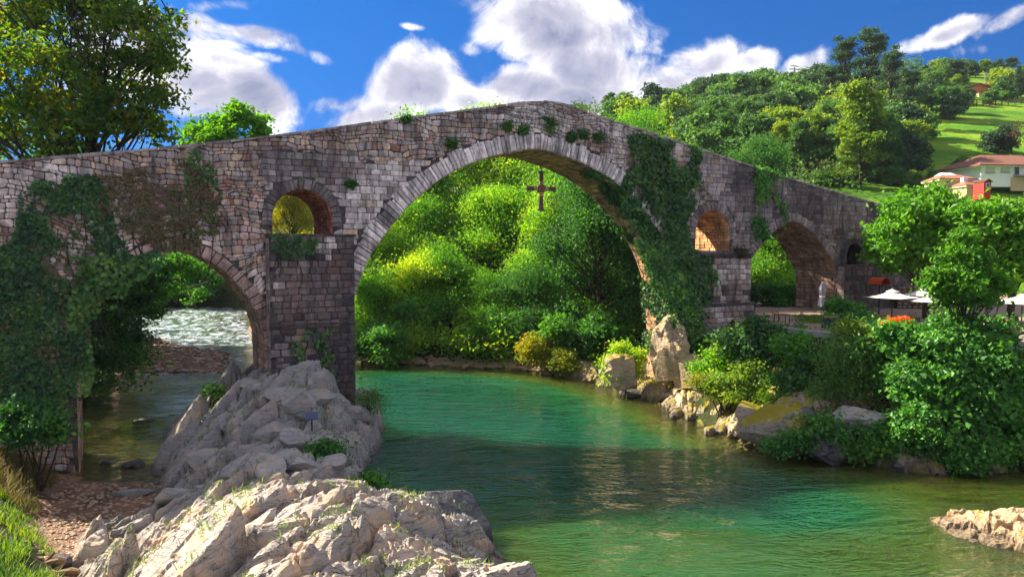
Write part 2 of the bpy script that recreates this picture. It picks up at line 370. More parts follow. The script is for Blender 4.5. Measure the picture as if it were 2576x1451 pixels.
def limestone(warm, grey, dark, mossy=.5, soil=True):
    def f(t):
        tc = t.add('ShaderNodeTexCoord'); ge = t.add('ShaderNodeNewGeometry'); P = ge.outputs['Position']
        w = t.vmath('ADD', P, t.vmath('SCALE', t.noise(P, .6, 3, .5, 0, 1), scale=.7))
        strata = t.add('ShaderNodeMapping', {0: w, 'Rotation': (R(28), R(-18), R(35)), 'Scale': (.9, .9, 5.5)}).outputs[0]
        n1 = t.noise(strata, 1.6, 8, .68, .5); n2 = t.noise(P, 9.0, 6, .66); n3 = t.noise(P, 1.1, 5, .6); n4 = t.noise(P, 34.0, 4, .6); n5 = t.noise(w, 3.2, 8, .72, .8)
        cr = t.add('ShaderNodeTexVoronoi', {0: w, 'Scale': 1.5}, feature='DISTANCE_TO_EDGE')
        cr2 = t.add('ShaderNodeTexVoronoi', {0: strata, 'Scale': 1.9}, feature='DISTANCE_TO_EDGE')
        c = t.mix(t.rng(n3, .33, .55, 0, 1, True), warm, grey)
        c = t.mix(t.rng(n1, .28, .50, .8, 0, True), c, dark)
        c = t.mix(t.rng(n5, .53, .64, 0, .6, True), c, dark)
        c = t.mix(t.math('MULTIPLY', t.rng(t.noise(P, .45, 6, .68, .4), .52, .66, 0, .5, True), t.rng(n2, .35, .6)), c, (.16, .16, .165, 1))
        c = t.mix(t.rng(n2, .56, .75, 0, .55, True), c, tuple(min(1, x*1.45) for x in warm[:3])+(1,))
        crk = t.math('MAXIMUM', t.rng(cr2.outputs[0], 0, .030, 0, 1, True), t.rng(n3, .50, .58, 1, 0, True))
        c = t.mix(t.math('SUBTRACT', 1.0, crk), c, (.035, .032, .03, 1))
        if soil: c = t.mix(t.math('MULTIPLY', t.rng(t.add('ShaderNodeSeparateXYZ', {0: P}).outputs[1], 22.5, 26.5, 0, 1, True), t.rng(n3, .30, .6, .45, .8)), c, (.34, .33, .325, 1))     # bridge shade painted in as grey on the rock by the pier
        up = t.add('ShaderNodeSeparateXYZ', {0: ge.outputs['Normal']}).outputs[2]
        ms = t.math('MULTIPLY', t.rng(t.noise(P, 1.7 if mossy <= 1 else .55, 6, .65), .56 if mossy <= 1 else .36, .68 if mossy <= 1 else .48, 0, min(mossy, 1.0), True), t.rng(up, .35, .8))
        c = t.mix(ms, c, t.mix(n2, (.15, .18, .012, 1), (.44, .31, .02, 1)))
        # wet dark band at the waterline
        zz = t.add('ShaderNodeSeparateXYZ', {0: P}).outputs[2]
        wet = t.rng(t.math('ADD', zz, t.math('MULTIPLY', n2, .35)), .25, .75, .6, 0, True)
        c = t.mix(wet, c, (.035, .032, .026, 1))
        h = t.math('ADD', t.math('ADD', t.math('SUBTRACT', t.math('MULTIPLY', n1, 1.5), t.math('MULTIPLY', n5, .9)), t.math('MULTIPLY', crk, .35)), t.math('ADD', t.math('MULTIPLY', n2, .28), t.math('MULTIPLY', n4, .06)))
        return bsdf(t, c, .85, bump(t, h, 1.0, .09), .25)
    return f
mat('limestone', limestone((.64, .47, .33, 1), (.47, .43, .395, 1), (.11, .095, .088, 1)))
mat('limestone_gold', limestone((.58, .40, .22, 1), (.50, .38, .25, 1), (.12, .085, .055, 1), .9, False))
mat('limestone_moss', limestone((.56, .43, .29, 1), (.44, .38, .31, 1), (.10, .085, .065, 1), 1.6, False))
mat('limestone_dark', limestone((.20, .185, .185, 1), (.14, .14, .155, 1), (.035, .033, .036, 1), .4, False))
# ------------------------------------------------------------------ ground, river bed, hill
RIVER = np.array([(70, 8), (45, 27), (32, 32), (23.4, 33.2), (19.4, 32.8), (14.8, 35.2), (12.4, 36.9), (11.0, 42), (9.6, 47.6), (6.4, 55.8), (0.4, 61.4), (-10, 64.6),
    (-14.2, 66.3), (-23, 76), (-30.5, 90), (-38, 110), (-43, 126), (-52, 131), (-61, 128), (-62, 112), (-48, 88), (-35, 77), (-28, 71), (-23.6, 60.8), (-31.4, 60.6),
    (-31, 50), (-26, 41), (-21, 34.5), (-18.7, 31.7), (-15, 31.3), (-11, 31), (-7, 26), (-4.5, 20), (-2, 8)], float)
TERR = np.array([(14.6, 52), (15.2, 46), (17, 41.5), (20, 38.6), (24, 37.0), (30, 36.2), (70, 33), (70, 78), (17, 78), (14.6, 62)], float)
LBANK = np.array([(-19.6, 32.2), (-18.9, 29.6), (-16.9, 25.9), (-14.0, 22.7), (-10.2, 18), (-6, 5), (-90, 5), (-90, 33)], float)
CREST = [(-3000, 480), (-500, 480), (0, 470), (500, 450), (1000, 400), (1300, 335), (1450, 300), (1600, 288), (1750, 255), (1900, 218), (2050, 206), (2200, 192), (2400, 176), (2576, 176), (3000, 170), (6000, 200)]
def hill_z(x, y):
    u = CX+FPX*x/np.maximum(y, 1.0)
    v = np.interp(u, [c[0] for c in CREST], [c[1] for c in CREST])
    zc = 10+(627.0-v)/FPX*360
    t = np.clip((y-76)/(360-76), 0, None)
    z = (zc-4)*np.minimum(t, 1.0)**1.03+0.03*np.minimum(np.maximum(y-360, 0), 200)
    return np.maximum(z, 0)
def ground(x, y):
    x = np.asarray(x, float); y = np.asarray(y, float); P = np.stack([x, y], -1)
    d, _ = polydist(P, RIVER); ins = inpoly(P, RIVER)
    dep = 3.0*sm(0, 9, d)+.10
    shallow = np.ones_like(x)
    shallow *= 1-.78*sm(-9, -14, x)*sm(66, 56, y)                  # the channel under the first arch
    shallow *= 1-.72*sm(64, 76, y)                                 # the rapids upstream
    shallow *= 1-.60*sm(29.5, 25, y+.25*(x-8))                     # the shelf in front
    shallow *= 1-.86*np.exp(-(((x-18)/6.5)**2+((y-26)/5.0)**2))    # round the low rock
    dep = dep*shallow+.25*(fbm(P*.55, 3, 4)-.5)*sm(0, 2, d)
    zin = -np.maximum(dep, .03)
    n = fbm(P*.16, 9, 4)-.5
    zo = np.minimum(.32*d, 3.2)+.9*n*sm(2, 10, d)
    left = sm(-22, -27, x)
    zo = zo*(1-left)+left*(np.minimum(.42*d, 6.5)+n*sm(2, 10, d))
    bar = inpoly(P, np.array([(-22.5, 59), (-27.5, 74), (-50, 92), (-50, 60)])) & ~ins
    zo = np.where(bar, np.minimum(.06*d, .40)+.08*n, zo)
    zo = zo+hill_z(x, y)
    dt, _ = polydist(P, TERR); it = inpoly(P, TERR)
    near = sm(12, 0, dt)*sm(8.6, 10.5, x)
    zt = 5.3*np.clip(d/np.maximum(d+dt, 1e-3), 0, 1)**1.15+.7*(fbm(P*.5, 15, 4)-.5)*sm(.3, 2, d)*sm(0, 1, dt)
    zo = np.where(near > 0, zo*(1-near)+np.maximum(zt, zo*0)*near, zo)
    zo = np.where(it, 5.3+np.maximum(hill_z(x, y)-1.0, 0)*sm(72, 80, y), zo)
    beach = (x < 0) & (y < 33) & (x > -20)
    zo = np.where(beach, .03+.012*np.minimum(d, 6)+.05*n, zo)
    db, _ = polydist(P, LBANK); lb = inpoly(P, LBANK)
    zo = np.where(lb, .10+np.minimum(.75*db, 4.5)+.5*n*sm(0, 2, db), zo)
    return np.where(ins & ~lb, zin, np.maximum(zo, .03))
def hit(u, v, y0=20.0, y1=700.0, n=1600):
    """where the line of sight through a pixel meets the ground"""
    ys = np.linspace(y0, y1, n); d = ray(u, v); pts = CAM+d*(ys/d[1])[:, None]
    g = ground(pts[:, 0], pts[:, 1]); k = np.nonzero(pts[:, 2] <= g)[0]
    i = k[0] if len(k) else n-1
    return np.array([pts[i, 0], pts[i, 1], g[i]])
def grid_mesh(name, xs, ys, zf, keep=None, smooth=True, attrs=None, midxf=None, col=None):
    X, Y = np.meshgrid(xs, ys); Z = zf(X, Y); ny, nx = X.shape
    V = np.stack([X, Y, Z], -1).reshape(-1, 3)
    j, i = np.meshgrid(np.arange(ny-1), np.arange(nx-1), indexing='ij')
    q = np.stack([j*nx+i, j*nx+i+1, (j+1)*nx+i+1, (j+1)*nx+i], -1).reshape(-1, 4)
    if keep is not None:
        k = keep(V); q = q[k[q].any(1)]
        used = np.unique(q); rm = np.full(len(V), -1); rm[used] = np.arange(len(used)); V = V[used]; q = rm[q]
    at = {k: f(V) for k, f in (attrs or {}).items()}
    mi = midxf(V[q].mean(1)) if midxf else None
    return make_mesh(name, V, [q], smooth, None, at, mi), V
def bedf(t):
    ge = t.add('ShaderNodeNewGeometry'); P = ge.outputs['Position']
    vo = t.add('ShaderNodeTexVoronoi', {0: P, 'Scale': 2.6}); n = t.noise(P, .5, 5, .6); n2 = t.noise(P, 6, 4)
    c = t.mix(t.rng(n, .35, .7), (.17, .17, .035, 1), (.32, .28, .06, 1))
    c = t.mix(t.math('MULTIPLY', vo.outputs['Distance'], .8), c, (.06, .055, .025, 1))
    c = t.mix(t.rng(n2, .55, .75), c, (.40, .32, .16, 1))
    return bsdf(t, c, .9, bump(t, vo.outputs['Distance'], .5, .08), .2)
mat('river_bed', bedf)
def gravelf(t):
    ge = t.add('ShaderNodeNewGeometry'); P = ge.outputs['Position']
    vo = t.add('ShaderNodeTexVoronoi', {0: P, 'Scale': 9.0}); n = t.noise(P, .7, 5, .6); n2 = t.noise(P, 11, 5, .65)
    c = t.mix(t.rng(n, .35, .65), (.10, .048, .030, 1), (.26, .15, .085, 1))
    c = t.mix(t.math('MULTIPLY', vo.outputs['Color'], .75), t.mix(1, c, (.55, .5, .5, 1), 'MULTIPLY'), t.mix(1, c, (1.6, 1.6, 1.7, 1), 'MULTIPLY'))
    c = t.mix(t.rng(n2, .6, .72), c, (.30, .28, .27, 1))
    return bsdf(t, c, .7, bump(t, t.math('ADD', vo.outputs['Distance'], n2), .9, .06), .35)
mat('gravel', gravelf)
def soilf(t):
    ge = t.add('ShaderNodeNewGeometry'); P = ge.outputs['Position']; n = t.noise(P, .35, 6, .6); n2 = t.noise(P, 3, 6, .65)
    c = t.mix(t.rng(n, .35, .65), (.020, .030, .010, 1), (.045, .040, .020, 1))
    c = t.mix(t.rng(n2, .5, .7), c, (.04, .075, .014, 1))
    return bsdf(t, c, .95, bump(t, n2, .8, .15), .1)
mat('forest_floor', soilf)
def meadowf(t):
    ge = t.add('ShaderNodeNewGeometry'); P = ge.outputs['Position']
    st = t.vmath('MULTIPLY', P, (.5, 1.6, 1.6)); n = t.noise(st, .16, 6, .62); n2 = t.noise(P, 1.3, 6, .68); n3 = t.noise(P, .06, 4)
    c = t.mix(t.rng(n, .36, .64), (.060, .190, .014, 1), (.13, .30, .016, 1))
    c = t.mix(t.rng(n3, .45, .6), c, (.20, .32, .022, 1))
    c = t.mix(t.rng(t.noise(P, .035, 5, .6), .50, .62, 0, .7), c, (.035, .095, .012, 1))
    c = t.mix(t.rng(n2, .62, .74, 0, .6), c, (.17, .13, .05, 1))
    return bsdf(t, c, .95, bump(t, t.math('ADD', n, n2), 1.0, .6), .1)
mat('meadow_grass', meadowf)
def pavf(t):
    ge = t.add('ShaderNodeNewGeometry'); P = ge.outputs['Position']; n = t.noise(P, 1.3, 6, .62)
    return bsdf(t, t.mix(n, (.20, .14, .11, 1), (.36, .28, .22, 1)), .9, bump(t, n, .4, .04), .2)
mat('terrace_paving', pavf)
MEADOW = None
def ground_mats(c):
    P = c[:, :2]; z = c[:, 2]; m = np.full(len(c), 2)
    m[inpoly(P, RIVER) & (z < .3)] = 0
    m[z < .0] = 0
    beach = (P[:, 0] < 0) & (P[:, 1] < 34) & (P[:, 0] > -20) & (z < .4) & (z >= 0); m[beach] = 1
    bar = (P[:, 1] > 58) & (P[:, 1] < 98) & (P[:, 0] < -20) & (P[:, 0] > -52) & (z < 1.1) & (z >= -.05); m[bar] = 1
    m[inpoly(P, TERR)] = 4
    u = CX+FPX*P[:, 0]/P[:, 1]
    hillm = (P[:, 1] > 95) & (P[:, 0] > 15); m[hillm & (fbm(P*.02, 5, 3) > .42)] = 3
    m[hillm & (P[:, 0] > .47*P[:, 1])] = 3
    m[(P[:, 1] > 76) & (P[:, 0] > .32*P[:, 1])] = 3
    return m
def spans(*a): return np.unique(np.concatenate([np.arange(x0, x1, s) for x0, x1, s in a]))
gme, _ = grid_mesh('ground', spans((-1500, -160, 60), (-160, -60, 4), (-60, 4, .6), (4, 30, .35), (30, 48, .6), (48, 320, 4), (320, 1600, 60)), spans((2, 30, .6), (30, 62, .35), (62, 76, .6), (76, 420, 4), (420, 1500, 60)), ground, midxf=ground_mats)
tag(obj('ground', gme, [MATS[k] for k in ('river_bed', 'gravel', 'forest_floor', 'meadow_grass', 'terrace_paving')]), kind='structure')

# ------------------------------------------------------------------ water
def waterf(t):
    ge = t.add('ShaderNodeNewGeometry'); P = ge.outputs['Position']
    dep = t.add('ShaderNodeAttribute', attribute_name='depth').outputs['Fac']; fo = t.add('ShaderNodeAttribute', attribute_name='foam').outputs['Fac']
    w = t.vmath('ADD', P, t.vmath('SCALE', t.noise(P, .12, 2, .5, 0, 1), scale=3.0))
    r1 = t.noise(t.vmath('MULTIPLY', w, (.6, 1.7, 1)), .85, 3, .55, .6); r2 = t.noise(t.vmath('MULTIPLY', w, (1.3, 2.6, 1)), 2.6, 2, .5)
    calm = t.rng(t.noise(P, .11, 3, .5), .40, .60, .35, 1.0, True)
    hgt = t.math('MULTIPLY', t.math('ADD', r1, t.math('MULTIPLY', r2, .32)), calm)
    nrm = bump(t, hgt, 1.0, .42)
    op = t.math('SUBTRACT', 1.0, t.math('POWER', 2.718, t.math('MULTIPLY', dep, -.75)))
    body = t.ramp(t.rng(dep, 0, 3.0), [(0, (.12, .13, .018)), (.22, (.075, .145, .014)), (.5, (.011, .105, .034)), (1, (.003, .058, .033))])
    dif = t.add('ShaderNodeSubsurfaceScattering', {'Color': body, 'Scale': 1.0, 'Radius': (1.0, 2.6, 2.0)}, falloff='BURLEY')
    tint = t.ramp(t.rng(dep, 0, 3.0), [(0, (.97, .97, .93)), (.4, (.55, .80, .45)), (1, (.20, .62, .40))])
    tr = t.add('ShaderNodeBsdfTransparent', {'Color': tint})
    m1 = t.add('ShaderNodeMixShader', {0: op, 1: tr.outputs[0], 2: dif.outputs[0]})
    gl = t.add('ShaderNodeBsdfGlossy', {'Color': (1, 1, 1, 1), 'Roughness': .02, 'Normal': nrm})
    fr = t.add('ShaderNodeFresnel', {'IOR': 1.5, 'Normal': nrm})
    m2 = t.add('ShaderNodeMixShader', {0: t.math('ADD', t.math('MULTIPLY', fr.outputs[0], 1.0), .0, clamp=True), 1: m1.outputs[0], 2: gl.outputs[0]})
    fn = t.noise(t.vmath('MULTIPLY', w, (1.0, .55, 1)), 1.1, 7, .70, .8); fm = t.rng(t.math('ADD', fn, t.math('SUBTRACT', fo, 1.0)), .36, .60, 0, 1, True)
    fd = t.add('ShaderNodeBsdfDiffuse', {'Color': (.45, .53, .62, 1), 'Normal': bump(t, fn, .8, .3)})
    m3 = t.add('ShaderNodeMixShader', {0: fm, 1: m2.outputs[0], 2: fd.outputs[0]})
    return m3.outputs[0]
mat('river_water', waterf)
def foam_at(V):
    x, y = V[:, 0], V[:, 1]
    f = sm(66, 78, y)*.925
    d, _ = polydist(V[:, :2], np.array([(-21.5, 60), (-25, 70), (-29, 78)]), closed=False)
    f = np.maximum(f, .85*np.exp(-(d/4)**2))
    f = np.maximum(f, .62*np.exp(-(((x+3.5)/4.0)**2+((y-47)/6.0)**2)))
    f = np.maximum(f, .50*np.exp(-(((x-1)/6.0)**2+((y-40)/3.0)**2)))
    f = np.maximum(f, .40*np.exp(-(((x-3)/6.0)**2+((y-27)/2.0)**2)))
    f = np.maximum(f, .60*np.exp(-(((x+17.5-.25*(y-44))/2.2)**2+((y-46)/10.0)**2)))
    return f
def water_z(X, Y):
    P = np.stack([X, Y], -1); return .30*(fbm(P*np.array([.55, .9]), 21, 4)-.5)*sm(72, 88, Y)+.05*(fbm(P*.5, 4, 3)-.5)
wme, _ = grid_mesh('river', spans((-102, -30, 1.2), (-30, 36, .6), (36, 72, 2)), spans((6, 70, .6), (70, 120, .7), (120, 230, 2)), water_z, keep=lambda V: ground(V[:, 0], V[:, 1]) < .35,
                   attrs={'depth': lambda V: np.maximum(0, -ground(V[:, 0], V[:, 1])), 'foam': foam_at})
tag(obj('river', wme, MATS['river_water']), kind='structure')
# ------------------------------------------------------------------ the bridge (local x along it, y into it, z up)
TH = R(28); BP = np.array([1.23, 44.0, 0]); BD = np.array([math.cos(TH), math.sin(TH), 0]); BN = np.array([-math.sin(TH), math.cos(TH), 0])
def b2w(P):
    P = np.asarray(P, float); return BP+P[..., 0:1]*BD+P[..., 1:2]*BN+P[..., 2:3]*np.array([0, 0, 1.0])
def br(u, v, off=0.0):
    d = ray(u, v); t = np.dot(BP+BN*off-CAM, BN)/np.dot(d, BN); q = CAM+d*t
    return np.array([np.dot(q-BP, BD), q[2]])
bridge = empty('stone_bridge', (BP[0], BP[1], 0), TH)
tag(bridge, 'old humpbacked stone bridge with one high pointed arch over the green river', 'bridge')
TOPS = [(-60, 8.6), (-27.6, 13.45), (-26.0, 13.76), (-20.2, 14.66), (-18.2, 15.0), (-14.5, 15.7), (-10.5, 16.53), (-6.04, 17.46), (-2.4, 18.2), (-.4, 18.62), (1.1, 18.78), (2.6, 18.66), (5.0, 18.12), (9.1, 17.45), (12.1, 16.85), (16.8, 16.0), (20.3, 15.36), (24, 14.75), (28.5, 14.05), (32.7, 13.4), (48, 11)]
def ztop(s): return np.interp(s, [p[0] for p in TOPS], [p[1] for p in TOPS])
def arch(c, half, zb):
    h = np.array(half, float); up = h[h[:, 0] > 0]
    L = [(c-a, z) for a, z in up]; Rr = [(c+a, z) for a, z in up[::-1]]; top = [(c, half[-1][1])]
    return np.array([(c-half[0][0], zb)]+L+top+Rr+[(c+half[0][0], zb)])
def smooth_poly(P, n):
    P = np.asarray(P, float)
    for _ in range(n):
        Q = [P[0]]
        for a, b in zip(P[:-1], P[1:]): Q += [a*.75+b*.25, a*.25+b*.75]
        P = np.array(Q+[P[-1]])
    return P
ZB = -1.5
A_MAIN = arch(.27, [(11.4, 4), (11.2, 6.8), (11.0, 7.7), (10.72, 8.5), (10.3, 9.45), (9.75, 10.3), (9.0, 11.25), (8.2, 12.2), (7.25, 13.05), (6.3, 13.8), (5.1, 14.5), (3.9, 15.02), (2.65, 15.42), (1.1, 15.78), (0, 15.95)], ZB)
A_LEFT = arch(-19.4, [(4.1, 5.2), (4.0, 6.0), (3.75, 6.85), (3.2, 7.87), (2.65, 8.5), (2.05, 9.13), (1.25, 9.7), (0, 10.08)], ZB)
A_RIGHT = arch(21.8, [(5.0, 6), (4.95, 8.2), (4.4, 9.0), (3.75, 9.72), (2.6, 10.85), (1.4, 11.65), (0, 12.15)], ZB)
W_LEFT = arch(-13.4, [(1.5, 11.55)]+[(1.5*math.cos(a), 11.55+1.5*math.sin(a)) for a in np.linspace(.2, 1.45, 7)]+[(0, 13.05)], 10.7)
W_RIGHT = arch(14.07, [(1.54, 11.15)]+[(1.54*math.cos(a), 11.15+1.5*math.sin(a)) for a in np.linspace(.2, 1.45, 7)]+[(0, 12.65)], 9.9)
W_NICHE = arch(28.6, [(.9, 9.6)]+[(.9*math.cos(a), 9.6+.88*math.sin(a)) for a in np.linspace(.2, 1.45, 5)]+[(0, 10.48)], 8.75)
THICK = 4.0
def bridge_body():
    ss = np.linspace(48, -27.6, 110)
    outer = [(-27.6, ZB)]+[tuple(p) for p in A_LEFT]+[tuple(p) for p in A_MAIN]+[tuple(p) for p in A_RIGHT]+[(48, ZB)]+[(s, ztop(s)-.95) for s in ss]
    loops = [np.array(outer)]+[w[::-1] for w in (W_LEFT, W_RIGHT, W_NICHE)]
    flat = np.concatenate(loops); n = len(flat)
    tr = np.array(tessellate_polygon([[Vector((x, z, 0)) for x, z in l] for l in loops]))
    a = flat[tr]; ar = (a[:, 1, 0]-a[:, 0, 0])*(a[:, 2, 1]-a[:, 0, 1])-(a[:, 2, 0]-a[:, 0, 0])*(a[:, 1, 1]-a[:, 0, 1])
    tr[ar < 0] = tr[ar < 0][:, ::-1]
    V = np.concatenate([np.stack([flat[:, 0], np.full(n, y), flat[:, 1]], -1) for y in (0.0, THICK)])
    sides = []; k = 0
    for l in loops:
        m = len(l); i = np.arange(m); sides.append(np.stack([k+i, n+k+i, n+k+(i+1) % m, k+(i+1) % m], -1)); k += m
    b = MB(); b.put(V, [tr, tr[:, ::-1]+n, np.concatenate(sides)])
    o = b.build('core', MATS['mortar'], bridge)
    for y0, y1 in ((0.0, .42), (THICK-.42, THICK)):
        s2 = np.linspace(-27.6, 48, 140); b = MB()
        b.prism([(s, ztop(s)-.95+.001) for s in s2]+[(s, ztop(s)-.10) for s in s2[::-1]], y0, y1)
        b.build('parapet', MATS['mortar'], bridge)
    b = MB(); b.box((28.6, 2.6, 9.6), (1.8-.004, 2.4, 1.9)); b.build('niche_wall', MATS['mortar'], bridge)
bridge_body()

# tone of the stones: real differences of stone and crust along the bridge
PINK, TAN, GREY, PALE, DARK, RED = map(np.array, [(.31, .235, .205), (.37, .30, .225), (.27, .25, .245), (.42, .40, .395), (.042, .038, .046), (.26, .15, .115)])
def tones(C, rg, kind):
    n = len(C); s, z = C[:, 0], C[:, 1]; r = rg.random(n)
    pick = np.where((r < .30)[:, None], PINK, np.where((r < .55)[:, None], TAN, np.where((r < .96)[:, None], GREY, RED)))
    if kind == 'ashlar': pick = np.where((r < .72)[:, None], PALE*.98, np.where((r < .9)[:, None], GREY*1.1, TAN))
    if kind == 'buttress': pick = np.where((r < .5)[:, None], GREY*.8, np.where((r < .75)[:, None], PINK*.8, DARK*1.3))
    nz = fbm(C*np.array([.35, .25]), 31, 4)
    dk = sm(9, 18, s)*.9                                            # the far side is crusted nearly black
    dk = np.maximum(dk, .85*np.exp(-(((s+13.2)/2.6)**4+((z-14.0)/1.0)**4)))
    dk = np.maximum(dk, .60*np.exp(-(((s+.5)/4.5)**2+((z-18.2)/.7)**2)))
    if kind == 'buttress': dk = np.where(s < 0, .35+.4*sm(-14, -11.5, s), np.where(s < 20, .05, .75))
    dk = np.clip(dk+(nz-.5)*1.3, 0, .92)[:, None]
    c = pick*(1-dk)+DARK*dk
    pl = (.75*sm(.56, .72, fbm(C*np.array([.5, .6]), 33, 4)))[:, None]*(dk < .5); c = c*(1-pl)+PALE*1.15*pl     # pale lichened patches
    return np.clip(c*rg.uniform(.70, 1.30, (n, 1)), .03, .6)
def stone_field(s0, s1, z0, z1, hr, wr, jit, seed, gap=.02):
    rg = np.random.default_rng(seed); out = []; z = z0
    while z < z1:
        h = rg.uniform(*hr); x = s0-rg.uniform(0, wr[1])
        while x < s1:
            w = rg.uniform(*wr); out.append((x, z, x+w, z+h)); x += w
        z += h
    a = np.array(out); Q = np.stack([a[:, [0, 1]], a[:, [2, 1]], a[:, [2, 3]], a[:, [0, 3]]], 1)
    D = np.stack([vnoise(Q*np.array([1.9, 2.3]), seed)-.5, vnoise(Q*np.array([1.7, 1.9])+40, seed+3)-.5], -1)
    sh = np.stack([vnoise(Q*.35, seed+9)-.5]*2, -1)*np.array([0, 1.1])
    Q = Q+D*jit*2+sh*(jit > .03)
    c = Q.mean(1, keepdims=True); L = np.linalg.norm(Q-c, axis=-1, keepdims=True)
    return c+(Q-c)*(1-gap/np.maximum(L, .05)), rg
def octagon(Q, rg, c0, c1):
    f = rg.uniform(c0, c1, Q.shape[:2]+(2,)); prv = np.roll(Q, 1, 1); nxt = np.roll(Q, -1, 1)
    a = Q+(prv-Q)*f[..., 0:1]; b = Q+(nxt-Q)*f[..., 1:2]
    return np.stack([a, b], 2).reshape(len(Q), 8, 2)
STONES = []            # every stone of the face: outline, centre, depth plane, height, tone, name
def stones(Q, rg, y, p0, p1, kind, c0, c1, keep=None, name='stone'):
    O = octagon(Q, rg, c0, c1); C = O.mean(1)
    if keep is not None:
        m, O = keep(O, C); O = O[m]; C = O.mean(1)
    if not len(O): return
    T = tones(C, rg, kind); P = rg.uniform(p0, p1, len(O))
    for i in range(len(O)): STONES.append((O[i], y, P[i], T[i], name))
BUT = [(-15.2, -11.0, 1.0, 10.66, .8), (12.06, 16.85, 3.0, 9.62, .8), (26.75, 31.1, 3.6, 8.72, .6)]
def ring(poly, w, skip=1):
    """outer line of a ring of voussoirs round an opening"""
    T = np.gradient(poly, axis=0); T /= np.linalg.norm(T, axis=1)[:, None]; N = np.stack([-T[:, 1], T[:, 0]], -1)
    return poly+N*w
def resample(P, step):
    L = np.concatenate([[0], np.cumsum(np.linalg.norm(np.diff(P, axis=0), axis=1))]); n = max(2, int(round(L[-1]/step))+1); t = np.linspace(0, L[-1], n)
    return np.stack([np.interp(t, L, P[:, k]) for k in (0, 1)], -1)
RINGS = [(A_MAIN, .95, .26, 7.0, PALE*1.35, .09), (A_LEFT, .55, .42, 4.2, PINK*1.05, .05), (A_RIGHT, .62, .30, 7.8, GREY*.75, .06), (W_LEFT, .52, .24, 11.2, GREY*.55, .05), (W_RIGHT, .58, .26, 10.6, GREY*.8, .06), (W_NICHE, .40, .24, 9.4, DARK*1.3, .05)]
KEEP = []
for poly, w, step, zs, tn, pr in RINGS:
    ou = ring(poly, w); ou[ou[:, 1] < zs] = poly[ou[:, 1] < zs]
    KEEP.append(ou)
def keep_main(O, C):
    m = np.ones(len(O), bool); top = ztop(O[..., 0])-.12
    O = O.copy(); O[..., 1] = np.minimum(O[..., 1], top)
    m &= (O[..., 1].max(1)-O[..., 1].min(1)) > .09
    m &= (C[:, 1] > -.6)
    for k in KEEP:
        ins = inpoly(O, k)
        if ins.any():
            m &= ~(inpoly(C, k))
            d, near = polydist(O[ins], k, closed=False); O[ins] = near
    for s0, s1, z0, z1, _ in BUT: m &= ~((C[:, 0] > s0) & (C[:, 0] < s1) & (C[:, 1] > z0) & (C[:, 1] < z1+.05))
    m &= (O[..., 0].max(1)-O[..., 0].min(1)) > .1
    return m, O
ASH = np.array([(-11.9, 9.0), (-11.9, 14.3), (-9, 14.75), (-5, 15.0), (-2.5, 15.6), (-2, 5), (-12, 5)])
def in_ash(C): return inpoly(C, ASH) | (C[:, 0]+.4*np.sin(C[:, 1]*3) > 10.6+.12*(16-C[:, 1])) | ((C[:, 0] > -15.2) & (C[:, 0] < -10.5) & (C[:, 1] < 14.9) & (C[:, 1] > 12.9))
Q, rg = stone_field(-27.5, 12.5, -.6, 19, (.10, .32), (.14, .60), .105, 11, .014)
def k1(O, C):
    m, O = keep_main(O, C); return m & ~in_ash(C), O
stones(Q, rg, 0.0, .03, .11, 'rubble', .06, .26, k1)
Q, rg = stone_field(-15.4, 35, 3.0, 19, (.24, .40), (.30, .85), .022, 12, .013)
def k2(O, C):
    m, O = keep_main(O, C); return m & in_ash(C), O
stones(Q, rg, 0.0, .03, .07, 'ashlar', .03, .14, k2)
for i, (s0, s1, z0, z1, pr) in enumerate(BUT):
    b = MB(); b.box(((s0+s1)/2, -pr/2+.05, (z0+z1)/2), (s1-s0, pr+.1, z1-z0)); bo = b.build('buttress', MATS['mortar'], bridge)
    Q, rg = stone_field(s0, s1, z0, z1, ((.24, .38), (.30, .42), (.32, .42))[i], ((.30, .75), (.40, .85), (.4, .9))[i], .02, 40+i)
    def kb(O, C):
        m = (C[:, 0] > s0+.05) & (C[:, 0] < s1-.05) & (C[:, 1] > z0) & (C[:, 1] < z1-.05)
        O = O.copy(); O[..., 0] = np.clip(O[..., 0], s0, s1); O[..., 1] = np.clip(O[..., 1], z0, z1); m &= (O[..., 0].max(1)-O[..., 0].min(1)) > .1
        return m, O
    stones(Q, rg, -pr, .03, .09, 'buttress', .05, .18, kb)
    b = MB(); b.box(((s0+s1)/2, -pr/2-.02, z1+.05), (s1-s0+.16, pr+.14, .13)); b.build('ledge', MATS['mortar'], bridge)
    # stones on the side that faces the near end
    b = MB(); z = z0; rg2 = np.random.default_rng(i)
    while z < z1-.2:
        h = rg2.uniform(.3, .45); h = min(h, z1-z)
        b.box((s0-.01, -pr/2, z+h/2), (.10, pr-.04, h-.035), col=(GREY*rg2.uniform(.4, 1.0) if i != 1 else PINK*rg2.uniform(.6, 1.1))); z += h
    b.build('quoin_stones', MATS['bridge_stone'], bridge)['kind'] = 'stuff'
b = MB(); b.box((-13.1, -.86, 6.28), (4.25, .22, .09)); b.build('string_course', MATS['mortar'], bridge)
b = MB(); b.box((14.4, -.5, 4.7), (5.1, 1.3, 3.4)); b.build('plinth', MATS['mortar'], bridge)
Q, rg = stone_field(12, 17, 3.4, 6.4, (.3, .42), (.4, .8), .02, 77)
stones(Q, rg, -1.15, .03, .08, 'buttress', .05, .15, lambda O, C: ((C[:, 0] > 12) & (C[:, 0] < 16.9) & (C[:, 1] < 6.3), np.stack([np.clip(O[..., 0], 11.9, 16.95), np.minimum(O[..., 1], 6.4)], -1)))
